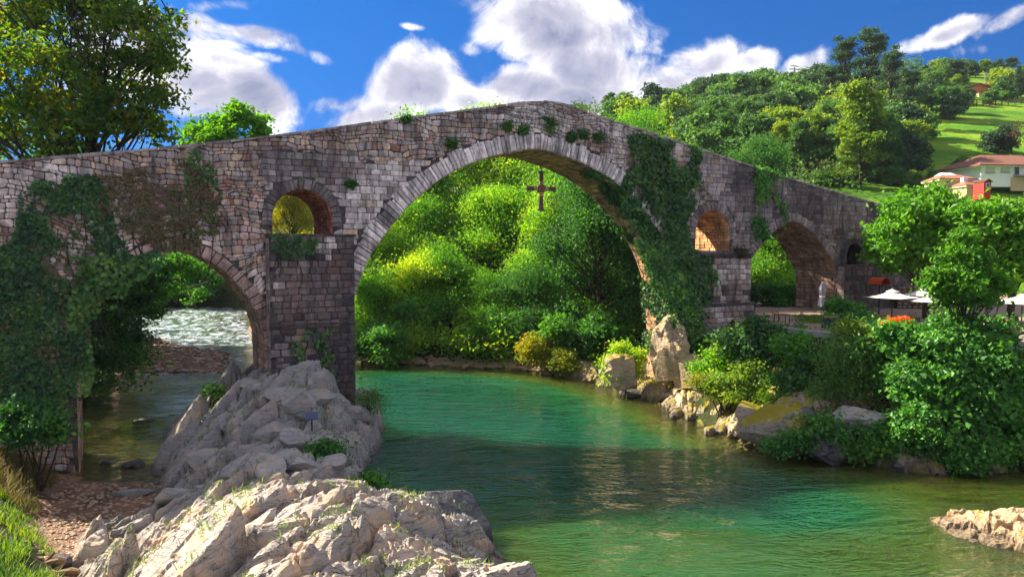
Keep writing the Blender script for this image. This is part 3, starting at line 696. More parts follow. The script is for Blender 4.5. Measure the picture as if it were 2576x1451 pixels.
# voussoirs
for (poly, w, step, zs, tn, pr) in RINGS:
    P = resample(smooth_poly(poly, 1), step); T = np.gradient(P, axis=0); T /= np.linalg.norm(T, axis=1)[:, None]; N = np.stack([-T[:, 1], T[:, 0]], -1)
    rg = np.random.default_rng(int(w*100)); P[1:-1] += T[1:-1]*step*rg.uniform(-.34, .34, (len(P)-2, 1))
    for i in range(len(P)-1):
        if (P[i, 1]+P[i+1, 1])/2 < zs: continue
        g = .06; a0 = P[i]*(1-g)+P[i+1]*g; a1 = P[i]*g+P[i+1]*(1-g); wo = w*rg.uniform(.86, 1.12)
        b0 = P[i]+N[i]*wo; b1 = P[i+1]+N[i+1]*wo; c0 = b0*(1-g)+b1*g; c1 = b0*g+b1*(1-g)
        ol = np.array([a0, a0*.5+a1*.5, a1, a1*.5+c1*.5, c1, c1*.5+c0*.5, c0, c0*.5+a0*.5])
        t = tn*rg.uniform(.6, 1.25)*np.array([1, 1, 1.02]); dk = .7*sm(.55, .75, fbm(ol.mean(0)[None]*.7, 61, 3))[0]
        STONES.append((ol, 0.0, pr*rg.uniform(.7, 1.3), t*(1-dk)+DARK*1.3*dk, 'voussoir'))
def stone_arrays(items):
    O = np.array([i[0] for i in items]); n = len(O); y = np.array([i[1] for i in items]); p = np.array([i[2] for i in items])
    c = O.mean(1); ins = c[:, None]+(O-c[:, None])*.80
    def lay(A, yy): return np.stack([A[..., 0], np.broadcast_to(yy, A.shape[:-1]), A[..., 1]], -1)
    jit = rng.uniform(.75, 1.1, (n, 8))
    V = np.concatenate([lay(O, (y+.02)[:, None]), lay(c[:, None]+(O-c[:, None])*.97, (y-p*.55)[:, None]), lay(ins, y[:, None]-p[:, None]*jit), lay(c[:, None], (y-p*1.05)[:, None])], 1)
    k = np.arange(8); k2 = (k+1) % 8
    q = np.concatenate([np.stack([k, k2, 8+k2, 8+k], -1), np.stack([8+k, 8+k2, 16+k2, 16+k], -1)]); tr = np.stack([16+k, 16+k2, np.full(8, 24)], -1)
    col = np.repeat(np.array([i[3] for i in items])[:, None], 25, 1)
    return V, q, tr, col
def face_stones():
    # only stones that the photograph can show; the largest in view are single pieces
    C = np.array([[s[0][:, 0].mean(), s[1], s[0][:, 1].mean()] for s in STONES]); W = b2w(C); u = CX+FPX*W[:, 0]/W[:, 1]
    hid = np.array([s[0][:, 1].mean() < -.5 for s in STONES])
    A = np.array([(np.ptp(s[0][:, 0])*np.ptp(s[0][:, 1])) for s in STONES])/W[:, 1]**2
    A[(u < -20) | (u > 2250)] = 0; A[np.array([s[4] == 'voussoir' for s in STONES]) & (C[:, 0] > -9) & (C[:, 0] < 7)] *= 6
    # those under the thick ivy do not show
    A[(C[:, 0] < -21) & (C[:, 2] < 12.2)] *= .05; A[(C[:, 0] > 6.5) & (C[:, 0] < 12.5)] *= .1
    order = np.argsort(-A); big = order[:300]; rest = [STONES[i] for i in order[300:] if not hid[i]]
    for i in big:
        V, q, tr, col = stone_arrays([STONES[i]])
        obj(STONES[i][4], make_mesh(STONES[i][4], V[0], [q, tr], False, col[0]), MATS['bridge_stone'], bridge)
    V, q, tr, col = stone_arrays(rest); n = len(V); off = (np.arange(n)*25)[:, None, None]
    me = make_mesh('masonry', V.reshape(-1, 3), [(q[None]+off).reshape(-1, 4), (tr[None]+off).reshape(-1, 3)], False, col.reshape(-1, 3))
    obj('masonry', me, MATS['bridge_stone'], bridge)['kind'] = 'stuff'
face_stones()
def soffit(poly, step, nd, base, seed, zmin):
    P = resample(smooth_poly(poly, 1), step); T = np.gradient(P, axis=0); T /= np.linalg.norm(T, axis=1)[:, None]; N = np.stack([T[:, 1], -T[:, 0]], -1)
    rg = np.random.default_rng(seed); b = MB()
    for i in range(len(P)-1):
        if min(P[i, 1], P[i+1, 1]) < zmin: continue
        ys = np.sort(np.concatenate([[.02, THICK-.02], rg.uniform(.2, THICK-.2, nd)]))
        for y0, y1 in zip(ys[:-1], ys[1:]):
            if y1-y0 < .12: continue
            h = rg.uniform(.015, .06); a = P[i]*.96+P[i+1]*.04; c = P[i]*.04+P[i+1]*.96; na, nc = N[i]*h, N[i+1]*h
            V = [(a[0], y0, a[1]), (c[0], y0, c[1]), (c[0], y1-.03, c[1]), (a[0], y1-.03, a[1])]
            a2 = a*.93+c*.07+na; c2 = a*.07+c*.93+nc
            V += [(a2[0], y0+.02, a2[1]), (c2[0], y0+.02, c2[1]), (c2[0], y1-.05, c2[1]), (a2[0], y1-.05, a2[1])]
            b.put(V, [[[4, 5, 6, 7], [0, 1, 5, 4], [1, 2, 6, 5], [2, 3, 7, 6], [3, 0, 4, 7]]], base*rg.uniform(.6, 1.35))
    b.build('vault_stones', MATS['bridge_stone'], bridge)['kind'] = 'stuff'
soffit(A_MAIN, .26, 5, np.array((.34, .22, .13)), 3, -.4)
soffit(A_LEFT, .28, 5, np.array((.24, .18, .14)), 4, -.4)
soffit(A_RIGHT, .30, 5, np.array((.20, .15, .12)), 5, 3.5)
soffit(W_LEFT, .14, 9, np.array((.30, .12, .075)), 6, 10.7)
soffit(W_RIGHT, .22, 6, np.array((.50, .30, .15)), 7, 9.9)
rg = np.random.default_rng(5); x = -27.5
while x < 36:
    w = rg.uniform(.7, 1.3); z0 = ztop(x+w/2)-.11; sl = math.atan2(ztop(x+w)-ztop(x), w)
    b = MB(); b.box((x+w/2, .2, z0+.055), (w-.025, .56, rg.uniform(.10, .15)), ry=-sl, col=GREY*rg.uniform(.55, 1.25)); b.build('coping_stone', MATS['bridge_stone'], bridge); x += w
# ------------------------------------------------------------------ rock outcrop that carries the pier and the rocks in front
CTRL = [(625, 925, 3.9), (700, 915, 4.3), (800, 925, 4.1), (840, 962, 3.5), (878, 1003, 2.2), (915, 1020, 1.5), (575, 955, 3.0), (560, 1005, 2.3), (525, 1035, 2.0), (490, 1065, 1.3), (655, 1005, 3.1), (750, 1010, 3.1), (830, 1020, 2.6),
        (895, 1040, 1.7), (945, 1062, .9), (600, 1095, 2.0), (700, 1095, 2.2), (780, 1085, 2.2), (850, 1115, 1.8), (905, 1140, .8), (500, 1150, 1.2), (560, 1165, 1.7), (680, 1175, 1.9), (800, 1185, 1.7), (862, 1205, 1.1), (900, 1225, .5),
        (440, 1215, .8), (520, 1235, 1.20), (640, 1225, 1.6), (760, 1215, 1.7), (840, 1225, 1.3),
        (420, 1300, 0.95), (480, 1290, 1.46), (580, 1285, 2.15), (700, 1258, 2.5), (765, 1256, 2.6), (850, 1262, 2.58), (930, 1262, 2.67), (1050, 1290, 2.15), (1120, 1310, 1.72),
        (340, 1370, .8), (450, 1360, 1.46), (600, 1340, 2.24), (800, 1340, 2.49), (1000, 1345, 2.24), (1130, 1375, 1.46), (1195, 1415, .8),
        (290, 1440, .8), (450, 1451, 1.55), (650, 1451, 2.24), (900, 1451, 2.24), (1100, 1451, 1.72), (1215, 1448, 0.95), (1330, 1440, .6), (450, 1800, 1.55), (700, 1800, 2.24), (1000, 1800, 1.98), (1300, 1750, .8),
        (1010, 1100, -1.4), (1000, 1160, -1.4), (985, 1215, -1.4), (985, 1270, -1.6), (1040, 1240, -1.4), (1120, 1260, -1.4), (1260, 1330, -1.4), (1345, 1395, -1.0), (1430, 1451, -1.2), (1270, 1451, 1.0), (1330, 1500, .9), (1500, 1700, -1.2), (1020, 1030, -1.4), (960, 980, -1.4), (940, 930, -1.4),
        (395, 1225, -.35), (345, 1285, -.35), (300, 1340, -.35), (250, 1410, -.35), (215, 1451, -.35), (200, 1700, -.35), (425, 1170, -.7), (430, 1100, -.9), (470, 1020, -.9), (500, 960, -.9), (520, 920, -.9), (350, 1150, -.9), (560, 890, -.9)]
CP = np.array([at_z(*c) for c in CTRL]); CP[:, 2] -= np.where(CP[:, 2] > .2, 1.0, 0)
EXTRA = np.array([(-14.5, 44.5, .5), (-10.5, 45.5, .5), (-17, 48, -1), (-12, 50, -1.2), (-7, 48, -1.2), (-20, 44, -1.0)])
CP = np.concatenate([CP, EXTRA])
def rbf_fit(X, z):
    D = np.linalg.norm(X[:, None]-X[None], axis=-1)+np.eye(len(X))*.05
    return np.linalg.solve(D-np.eye(len(X))*.05+np.eye(len(X))*.25*-1, z-z.mean()), z.mean()
WGT, MEANZ = rbf_fit(CP[:, :2], CP[:, 2])
def outcrop_z(X, Y):
    P = np.stack([X, Y], -1); sh = X.shape; P2 = P.reshape(-1, 2); out = np.zeros(len(P2))
    for i in range(0, len(P2), 20000):
        D = np.linalg.norm(P2[i:i+20000, None]-CP[None, :, :2], axis=-1); out[i:i+20000] = D @ WGT+MEANZ
    z = out.reshape(sh); z = z+1.0*sm(-.75, .05, z+.5*(fbm(P*.8, 44, 3)-.5)); m = sm(-.3, .8, z)
    ca, sa = math.cos(.5), math.sin(.5); S = np.stack([P[..., 0]*ca+P[..., 1]*sa, -P[..., 0]*sa+P[..., 1]*ca], -1)
    W = S+.8*np.stack([fbm(S*.4, 71, 3)-.5, fbm(S*.4+9, 72, 3)-.5], -1)
    near = sm(27, 21, Y); slab = np.exp(-(((X+8.2)/2.4)**2+((Y-20.0)/3.2)**2)); add = 0
    # big blocks with tilted flat tops, smaller ones broken out between them, thin beds that outcrop as ledges
    for sc, amp, tilt, crack, wd, seed in ((np.array([.24, .42]), .62, .46, .60, .045, 5), (np.array([.55, 1.1]), .36, .52, .40, .05, 6), (np.array([1.7, 2.9]), .08, .26, .10, .08, 8)):
        F1, F2, ID, C = worley(W*sc, seed); h = _hash(ID, seed+1)-.5; tx = (_hash(ID, seed+2)-.22)*tilt; ty = (_hash(ID, seed+3)-.55)*tilt
        loc = (W*sc-C)/sc; cal = 1-.85*slab if seed > 5 else 1.0
        add = add+cal*(amp*h+tx*loc[..., 0]+ty*loc[..., 1]-crack*np.exp(-((F2-F1)/wd)**2))
    bed = W[..., 0]*.35+W[..., 1]*1.1+z*.8; amp = sm(.42, .60, fbm(S*.33, 76, 3))*(1-.9*slab)
    
    for per, a_ in ((1.05, .36), (.43, .13)): fr = bed/per-np.floor(bed/per); add = add+amp*a_*(fr-.5-sm(.90, 1.0, fr))
    return z+m*(add+.05*(fbm(P*1.6, 83, 5, .6)-.5)*2)
ome, _ = grid_mesh('rock_outcrop', np.concatenate([np.arange(-21, 3, .085)]), np.concatenate([np.arange(9, 26, .085), np.arange(26, 51, .11)]), outcrop_z, keep=lambda V: V[:, 2] > -.9, smooth=False)
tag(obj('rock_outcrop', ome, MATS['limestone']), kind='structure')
def rock(name, label, c, dims, seed, m='limestone', n=4, rough=.42, flat=5, rz=0.0, group=None):
    V, Fc = ball(seed, dims, n, rough, flat); o = obj(name, make_mesh(name, V, [Fc], False), MATS[m]); o.location = tuple(float(x) for x in c); o.rotation_euler = (0, 0, rz)
    return tag(o, label, 'rock', group)
c = at_y(1165, 1330, 24.8); rock('boulder', 'dark grey rounded boulder standing in the water at the outcrop corner', (c[0]-.25, c[1]+.5, .1), (3.1, 3.0, 4.4), 3, 'limestone_dark', 5, .5, 9)
def loose_rocks():
    rg = np.random.default_rng(31)
    for i, (u, v, z, d) in enumerate([(590, 960, 3.3, 1.3), (640, 940, 4.0, 1.5), (700, 950, 4.2, 1.6), (760, 935, 4.5, 1.4), (745, 985, 3.7, 1.9), (800, 985, 3.4, 1.6), (690, 1020, 3.3, 2.2), (620, 1050, 2.9, 2.0), (560, 1060, 2.4, 1.9), (740, 1060, 3.0, 1.7), (790, 1045, 2.7, 1.2), (850, 1060, 2.0, 1.8), (900, 1080, 1.1, 1.6), (660, 1120, 2.4, 1.7), (580, 1130, 2.0, 1.5), (520, 1150, 1.4, 1.6), (730, 1150, 2.1, 1.8), (800, 1150, 1.9, 1.3), (860, 1170, 1.2, 1.4), (600, 1200, 1.8, 1.6), (680, 1205, 1.8, 1.3), (500, 1215, 1.3, 1.5), (760, 1195, 1.8, 1.2), (450, 1250, .9, 1.4), (830, 1200, 1.4, 1.3)]):
        q = at_z(u, v, z); zz = float(outcrop_z(np.array([[q[0]]]), np.array([[q[1]]]))[0, 0]); k = rg.uniform(.8, 1.2, 3)*d
        o = rock('outcrop_block', 'angular grey block in the jumble of rocks below the near pier', (q[0], q[1], zz+.05), (k[0], k[1]*.9, k[2]*.62), 400+i, 'limestone', 4, .4, 10, rg.uniform(0, 6), 'blocks lying on the outcrop'); o.rotation_euler = (rg.uniform(-.3, .3), rg.uniform(-.35, .1), rg.uniform(0, 6))
loose_rocks()
# right bank, at the foot of the second pier
for u, v, z, d, s, m, lab in [
    (1678, 905, 1.9, (3.3, 2.6, 4.8), 66, 'limestone_gold', 'broad tan split rock under the ivy covered pier'),
    (1730, 930, 1.2, (2.8, 2.2, 3.0), 62, 'limestone_gold', 'leaning tan rock slab beside the split rock under the pier'),
    (1570, 935, .9, (2.8, 2.4, 2.6), 63, 'limestone_moss', 'dark mossy rock overhung by yellow green shrub at the waterline'),
    (1690, 985, .35, (3.0, 2.2, 1.9), 14, 'limestone_gold', 'tan rock lying at the water edge below the tan rocks'),
    (1600, 985, .1, (4.2, 2.0, .8), 15, 'limestone_dark', 'low flat ledge of rock at the water edge'),
    (1775, 985, .8, (3.8, 2.8, 2.6), 16, 'limestone_moss', 'broad boulder covered in yellow moss at the water edge'),
    (1850, 1000, .8, (2.2, 2.2, 2.4), 17, 'limestone_gold', 'pale tan stone right of the yellow mossed boulder'),
    (1800, 1040, .05, (3.6, 1.6, .7), 18, 'limestone_dark', 'thin wet rock shelf below the yellow mossed boulder'),
    (1880, 1060, .8, (2.8, 3.2, 2.6), 19, 'limestone_moss', 'sloping rock with bright green and yellow moss by the water'),
    (1965, 1085, 1.0, (3.6, 3.6, 3.0), 20, 'limestone_moss', 'big smooth mossy rock with plants hanging over it'),
    (2030, 1105, .8, (3.4, 3.0, 2.6), 21, 'limestone_dark', 'shaded rock under the hanging shrubs at the river edge'),
    (2150, 1050, 2.0, (2.2, 1.8, 1.4), 22, 'limestone', 'pale stone poking through the grass above the river')]:
    p = at_z(u, v, z) if s < 60 else at_y(u, v, {66: 47.6, 62: 46.2, 63: 50.0}[s]); z = p[2]; rock('bank_rock', lab, (p[0], p[1], z), d, s, m, 5, .55, 7, rz=s*.7)
def shore_stones():
    rg = np.random.default_rng(12); L = RIVER[2:12]; seg = np.linalg.norm(np.diff(L, axis=0), axis=1); cum = np.concatenate([[0], np.cumsum(seg)])
    ms = []
    for k in range(5):
        V, Fc = ball(150+k, (1, .8, .6), 3, .45, 5); m_ = make_mesh('shore_stone', V, [Fc]); m_.materials.append(MATS[('limestone_moss', 'limestone_gold', 'limestone_dark', 'limestone_gold', 'limestone_moss')[k]]); ms.append(m_)
    for i in range(70):
        d = rg.uniform(0, cum[-1]); x = np.interp(d, cum, L[:, 0]); y = np.interp(d, cum, L[:, 1]); off = rg.normal()*.45
        o = obj('shore_stone', ms[i % 5], None); sc = rg.uniform(.35, 1.1); o.location = (x+off+.1, y+off*.6+.2, .08); o.scale = (sc, sc, sc*rg.uniform(.7, 1.2)); o.rotation_euler = (rg.uniform(-.4, .4), rg.uniform(-.4, .4), rg.uniform(0, 6.3))
        tag(o, 'small stone in the row along the far and right waterline', 'rock', 'stones along the waterline')
shore_stones()
p = at_z(2500, 1340, .1)
def low_rock():
    xs = np.arange(-4.6, 6, .07); ys = np.arange(-4.2, 3.6, .07)
    def zf(X, Y):
        P = np.stack([X, Y], -1); r = np.sqrt(((X-1.4+.5*Y)/4.4)**2+((Y)/2.9)**2)
        W = P+.8*np.stack([fbm(P*.7, 91, 3)-.5, fbm(P*.7+4, 92, 3)-.5], -1)
        F1, F2, ID, C = worley(W*np.array([.9, 1.5]), 6)
        return .75-1.25*r**1.6+.30*(_hash(ID, 3)-.5)-.2*np.exp(-((F2-F1)/.08)**2)+.45*(fbm(W*1.4, 93, 5, .55, ridged=True)-.6)
    me, _ = grid_mesh('low_rock', xs, ys, zf, keep=lambda V: V[:, 2] > -1.2, smooth=False)
    o = obj('low_rock', me, MATS['limestone_gold']); o.location = (p[0]+.4, p[1], .02); tag(o, 'low golden rock breaking the shallow water in the corner', 'rock')
low_rock()
def bank_outcrop():
    def zf(X, Y):
        P = np.stack([X, Y], -1); d, _ = polydist(P, RIVER); d = np.where(inpoly(P, RIVER), -d, d); ca, sa = math.cos(.9), math.sin(.9); S = np.stack([X*ca+Y*sa, -X*sa+Y*ca], -1)
        W = S+.9*np.stack([fbm(S*.6, 171, 3)-.5, fbm(S*.6+9, 172, 3)-.5], -1); dd = d+1.8*(fbm(P*.4, 173, 3)-.5); add = 0
        for sc, amp, tilt, crack, seed in ((np.array([.45, .7]), .80, .4, .5, 25), (np.array([1.2, 1.9]), .32, .45, .25, 26), (np.array([3.0, 4.6]), .12, .3, .10, 28)):
            F1, F2, ID, C = worley(W*sc, seed); loc = (W*sc-C)/sc; add = add+amp*(_hash(ID, seed+1)-.5)+(_hash(ID, seed+2)-.7)*tilt*loc[..., 0]+(_hash(ID, seed+3)-.5)*tilt*loc[..., 1]-crack*np.exp(-((F2-F1)/.06)**2)
        g = 1.0*sm(52, 46, Y)+.25
        return -.9+1.75*sm(-1.1, .9, dd)+1.2*g*sm(.5, 3.0, dd)+.6*add*sm(-.9, .3, dd)+.2*(fbm(P*2.4, 183, 5, .6)-.5)-6*sm(4.5, 7, d)
    me, _ = grid_mesh('bank_rock_ledge', np.arange(4, 19.5, .085), np.arange(32.6, 60, .085), zf, keep=lambda V: (V[:, 2] > -.75), smooth=False); tag(obj('bank_rock_ledge', me, MATS['limestone_moss']), kind='structure')
bank_outcrop()
# cobbles of the bar upstream and stones along the far waterline
def cobbles():
    bar = tag(empty('cobble_bar', (0, 0, 0)), kind='structure'); me = []
    for s in range(6):
        V, Fc = ball(200+s, (1, .75, .5), 1, .35, 2); me.append(make_mesh('cobble', V, [Fc], False)); 
    tonesm = [plain('cobble_'+k, c, .75, .35, 3) for k, c in (('brown', (.20, .12, .085)), ('tan', (.32, .23, .15)), ('grey', (.24, .22, .21)), ('dark', (.085, .07, .065)))]
    for k, m in enumerate(me): m.materials.append(tonesm[k % 4])
    rg = np.random.default_rng(3); pts = []
    while len(pts) < 1300:
        q = np.array([rg.uniform(-42, -22), rg.uniform(59.5, 82), .2])
        if not inpoly(q[None, :2], np.array([(-22.8, 60), (-27.5, 72), (-46, 86), (-40, 60)]))[0]: continue
        pts.append(q)
    pts = np.array(pts); g = ground(pts[:, 0], pts[:, 1]); allV = []; allF = []; n0 = 0
    for i, (q, z) in enumerate(zip(pts, g)):
        sc = rg.uniform(.30, .8) if i < 300 else rg.uniform(.2, .5); rz = rg.uniform(0, 6.3)
        if i < 300:
            o = obj('cobble', me[i % 6], None, bar); o.location = (q[0], q[1], max(z, 0)+.06*sc); o.scale = (sc, sc, sc); o.rotation_euler = (rg.uniform(-.2, .2), rg.uniform(-.2, .2), rz)
        else:
            V, Fc = ball(200+i % 6, (sc, sc*.75, sc*.5), 1, .35, 2); c, s = math.cos(rz), math.sin(rz); V = V @ np.array([[c, s, 0], [-s, c, 0], [0, 0, 1]])
            allV.append(V+np.array([q[0], q[1], max(z, 0)+.04])); allF.append(Fc+n0); n0 += len(V)
    o = obj('small_cobbles', make_mesh('small_cobbles', np.concatenate(allV), [np.concatenate(allF)]), MATS['cobble_brown'], bar); o['kind'] = 'stuff'
    # pebbles on the near beach and the far shore
    V0 = []; F0 = []; n0 = 0
    for i in range(1500):
        if i < 1000:
            q = at_z(rg.uniform(60, 420), rg.uniform(1215, 1451), .05)
        else:
            q = at_z(rg.uniform(880, 1520), 0, 0) if False else at_z(rg.uniform(890, 1530), 918+rg.uniform(-8, 14), .1); t = np.interp(q[0], [-14, .4, 6.4], [66.0, 61.6, 56]); q[1] = t+abs(rg.normal())*.7
        z = float(ground(q[0], q[1]))
        if z < -.1 or z > .7: continue
        sc = rg.uniform(.10, .26) if i < 1000 else rg.uniform(.25, .8); V, Fc = ball(300+i % 9, (sc, sc*.8, sc*.5), 1, .35, 2); V0.append(V+np.array([q[0], q[1], z+.02])); F0.append(Fc+n0); n0 += len(V)
    tag(obj('pebbles', make_mesh('pebbles', np.concatenate(V0), [np.concatenate(F0)]), MATS['cobble_tan']), 'brown pebbles strewn along the beach and the far shore', kind='stuff')
cobbles()
# ------------------------------------------------------------------ plants
def unit(v): return v/np.maximum(1e-9, np.linalg.norm(v, axis=-1, keepdims=True))
def leaves(P, N, size, rg, wid=.62, droop=.35, fold=.18):
    """one folded diamond for each leaf; P centres, N rough facing"""
    n = len(P); size = np.broadcast_to(size, (n,))*rg.uniform(.65, 1.3, n)
    T = rg.normal(size=(n, 3)); T[:, 2] -= droop; T = unit(T-(T*N).sum(1, keepdims=True)*N); B = np.cross(N, T)
    s = size[:, None]; f = N*s*fold
    V = np.stack([P-T*s*.5, P+B*s*wid*.5+f+T*s*.05, P+T*s*.5, P-B*s*wid*.5+f+T*s*.05], 1).reshape(-1, 3)
    i = np.arange(n)*4
    return V, np.concatenate([np.stack([i, i+1, i+2], -1), np.stack([i, i+2, i+3], -1)])
def cloud(lobes, ncl, per, rc, size, rg, shell=.55, under=.35, wid=.62, upb=.55, gap=0.0):
    """leaf clusters through a crown of lobes (cx, cy, cz, rx, ry, rz); returns mesh data and the cluster centres"""
    L = np.array(lobes, float); w = (L[:, 3]*L[:, 4]*L[:, 5])**.62; k = rg.choice(len(L), ncl, p=w/w.sum())
    d = unit(rg.normal(size=(ncl, 3))); d[:, 2] = np.where((d[:, 2] < -.3) & (rg.random(ncl) > under), -d[:, 2], d[:, 2])
    r = (shell+(1-shell)*rg.random(ncl))*(.42+1.15*fbm(d*2.6+k[:, None]*3.1, 5, 4))
    C = L[k, :3]+d*r[:, None]*L[k, 3:6]
    if gap:
        keep = fbm(C/np.mean(L[:, 3])*2.4, 12, 3) > gap; C, d = C[keep], d[keep]
    m = len(C); P = np.repeat(C, per, 0)+rg.normal(size=(m*per, 3))*np.array([rc, rc, rc*.55]); o = np.repeat(d, per, 0)
    N = unit(o*.45+np.array([0, 0, upb*.6])+rg.normal(size=P.shape)*.8)
    V, Fc = leaves(P, N, size*np.repeat(rg.uniform(.6, 1.4, m), per), rg, wid)
    return V, Fc, C
def limb(b, p0, p1, r0, r1, rg, seg=5, bend=.12, k=5):
    p0 = np.array(p0, float); p1 = np.array(p1, float); t = np.linspace(0, 1, seg)[:, None]; L = np.linalg.norm(p1-p0)
    off = rg.normal(size=3)*bend*L; P = p0+(p1-p0)*t+np.sin(t*np.pi)*off+np.array([0, 0, 1])*np.sin(t*np.pi)*L*.06
    b.tube(P, np.linspace(r0, r1, seg), k, cap=False); return P
def tree_meshes(seed, H, lobes, ncl, per, rc, size, trunk_r, nb=26, shell=.55, wid=.62, gap=0.0, under=.35, fork=.35, lean=(0, 0), top=.82):
    rg = np.random.default_rng(seed); V, Fc, C = cloud(lobes, ncl, per, rc, size, rg, shell, under, wid, gap=gap)
    crown = make_mesh('crown', V, [Fc], False); b = MB(); t = np.linspace(0, 1, 9)
    w = np.cumsum(rg.normal(size=(9, 2))*.012*H, 0)*t[:, None]; tr = np.stack([w[:, 0]+lean[0]*t, w[:, 1]+lean[1]*t, H*top*t-.6*(t == 0)], -1)
    b.tube(tr, trunk_r*(1-.86*t)+.12*trunk_r*np.exp(-t*18), 8, cap=False)
    ends = [np.array(l[:3]) for l in lobes]+[C[i] for i in rg.choice(len(C), min(nb, len(C)), replace=False)]
    for e in ends:
        f = np.clip((e[2]/H-.22)*.85, fork*.5, .95*top)/top; i = f*8; i0 = min(int(i), 7); p0 = tr[i0]*(1-(i-i0))+tr[i0+1]*(i-i0)
        r = trunk_r*(1-.86*f)*.5; limb(b, p0, e, r, max(.012*H*.08, r*.12), rg, 6)
    trunk = make_mesh('trunk', np.concatenate(b.V), [np.concatenate(g) for g in b.F.values()], True)
    return trunk, crown
def place(name, label, cat, meshes, leafm, loc, s=1.0, rz=0.0, group=None, sz=None):
    o = empty(name, loc, rz); o.scale = (s, s, sz or s)
    tr, cr = meshes
    a = obj('trunk', tr, None, o); c = obj('crown', cr, None, o)
    if not tr.materials: tr.materials.append(MATS['bark'])
    if not cr.materials: cr.materials.append(leafm)
    c.material_slots[0].link = 'OBJECT'; c.material_slots[0].material = leafm
    return tag(o, label, cat, group)
def broad_lobes(H, R0, n, rg, lo=.30, flat=.9, kr=(.28, .46)):
    L = [(0, 0, H*.66, R0*.72, R0*.72, H*.24)]
    for i in range(n):
        a = i*2.4+rg.uniform(-.4, .4); f = rg.uniform(lo, .92); r = R0*(.35+.75*math.sin(min(1, max(.08, (1.02-f)/.62))*math.pi*.55))*rg.uniform(.6, 1.0)
        k = R0*rg.uniform(*kr); L.append((math.cos(a)*r*.72, math.sin(a)*r*.72, H*f, k, k, k*flat*rg.uniform(.6, .9)))
    return L
# --- the wall of trees on the far bank, seen through the great arch
PR = []
for s, (H, R0, n) in enumerate([(19.5, 6.5, 17), (17.5, 5.8, 15), (20.5, 5.6, 18), (11, 5.0, 14)]):
    rg = np.random.default_rng(100+s); PR.append(tree_meshes(50+s, H, broad_lobes(H, R0, n, rg, .14, 1.1, (.34, .60)), (2900, 2500, 2600, 1900)[s], 18, .80, .27, .32, 80, .28, gap=.42))
LR, LD, LF, LY = (MATS[k] for k in ('leaf_river', 'leaf_river_deep', 'leaf_fresh', 'leaf_yellow'))
for i, (u, Y, k, m, s, lab) in enumerate([
    (925, 78, 1, LR, .66, 'yellow green tree just right of the near pier, seen through the great arch'),
    (1060, 92, 0, LR, 1.03, 'tall yellow green tree behind the bank, left of centre of the great arch'),
    (985, 90, 2, LR, .92, 'slim yellow tree behind the trees at the near side of the great arch'),
    (1130, 71, 3, LF, .74, 'bright green bushy tree on the far bank left of the hanging cross'),
    (1190, 96, 2, LR, 1.08, 'tall slim trunked tree behind the bright bushy tree in the great arch'),
    (1240, 80, 1, LR, .74, 'leafy yellow tinged tree left of the hanging cross'),
    (1290, 97, 0, LY, 1.02, 'yellow tree at the crown of the great arch left of the cross'),
    (1350, 95, 1, LR, 1.12, 'high tree crown directly behind the hanging cross'),
    (1400, 72, 2, LR, .70, 'green tree right of the hanging cross'),
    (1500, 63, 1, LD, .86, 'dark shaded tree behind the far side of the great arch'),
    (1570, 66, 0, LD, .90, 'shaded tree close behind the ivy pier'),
    (1450, 76, 0, LF, .80, 'leafy green tree between cross and shaded trees'),
    (1480, 98, 2, LR, .90, 'green tree whose top shows above the bridge right of its peak'),
    (1585, 100, 0, LF, .98, 'small bright tree top showing over the parapet beside the peak'),
    (960, 70, 3, LF, .62, 'rounded fresh green bush on the far bank beside the near pier'),
    (1040, 72, 3, LR, .70, 'yellow green bush on the far bank, second from the near pier'),
    (1080, 82, 1, LF, .66, 'light green tree in the middle of the slope inside the great arch'),
    (1240, 68, 3, LF, .58, 'light green bush at the water below the hanging cross'),
    (1350, 66, 3, LD, .66, 'dark green bush leaning over the far bank'),
    (1320, 84, 3, LF, 1.15, 'bright bush on the slope below the cross'),
    (1740, 84, 1, LF, .86, 'green tree top peeping over the far ramp of the bridge'),
    (1925, 76, 3, LF, .75, 'bright green tree seen through the far arch'), (1975, 90, 1, LR, .58, 'leafy tree standing further back in the far arch'), (1890, 95, 2, LD, .8, 'dark slim tree beyond the far arch'), (2010, 84, 3, LD, 1.0, 'dark bushy tree at the right of the far arch opening')]):
    p = at_y(u, 600, Y); z = float(ground(p[0], p[1])); place('riverside_tree', lab, 'tree', PR[k], m, (p[0], Y, max(z, .2)-.2), s, i*1.3, 'trees on the far bank')
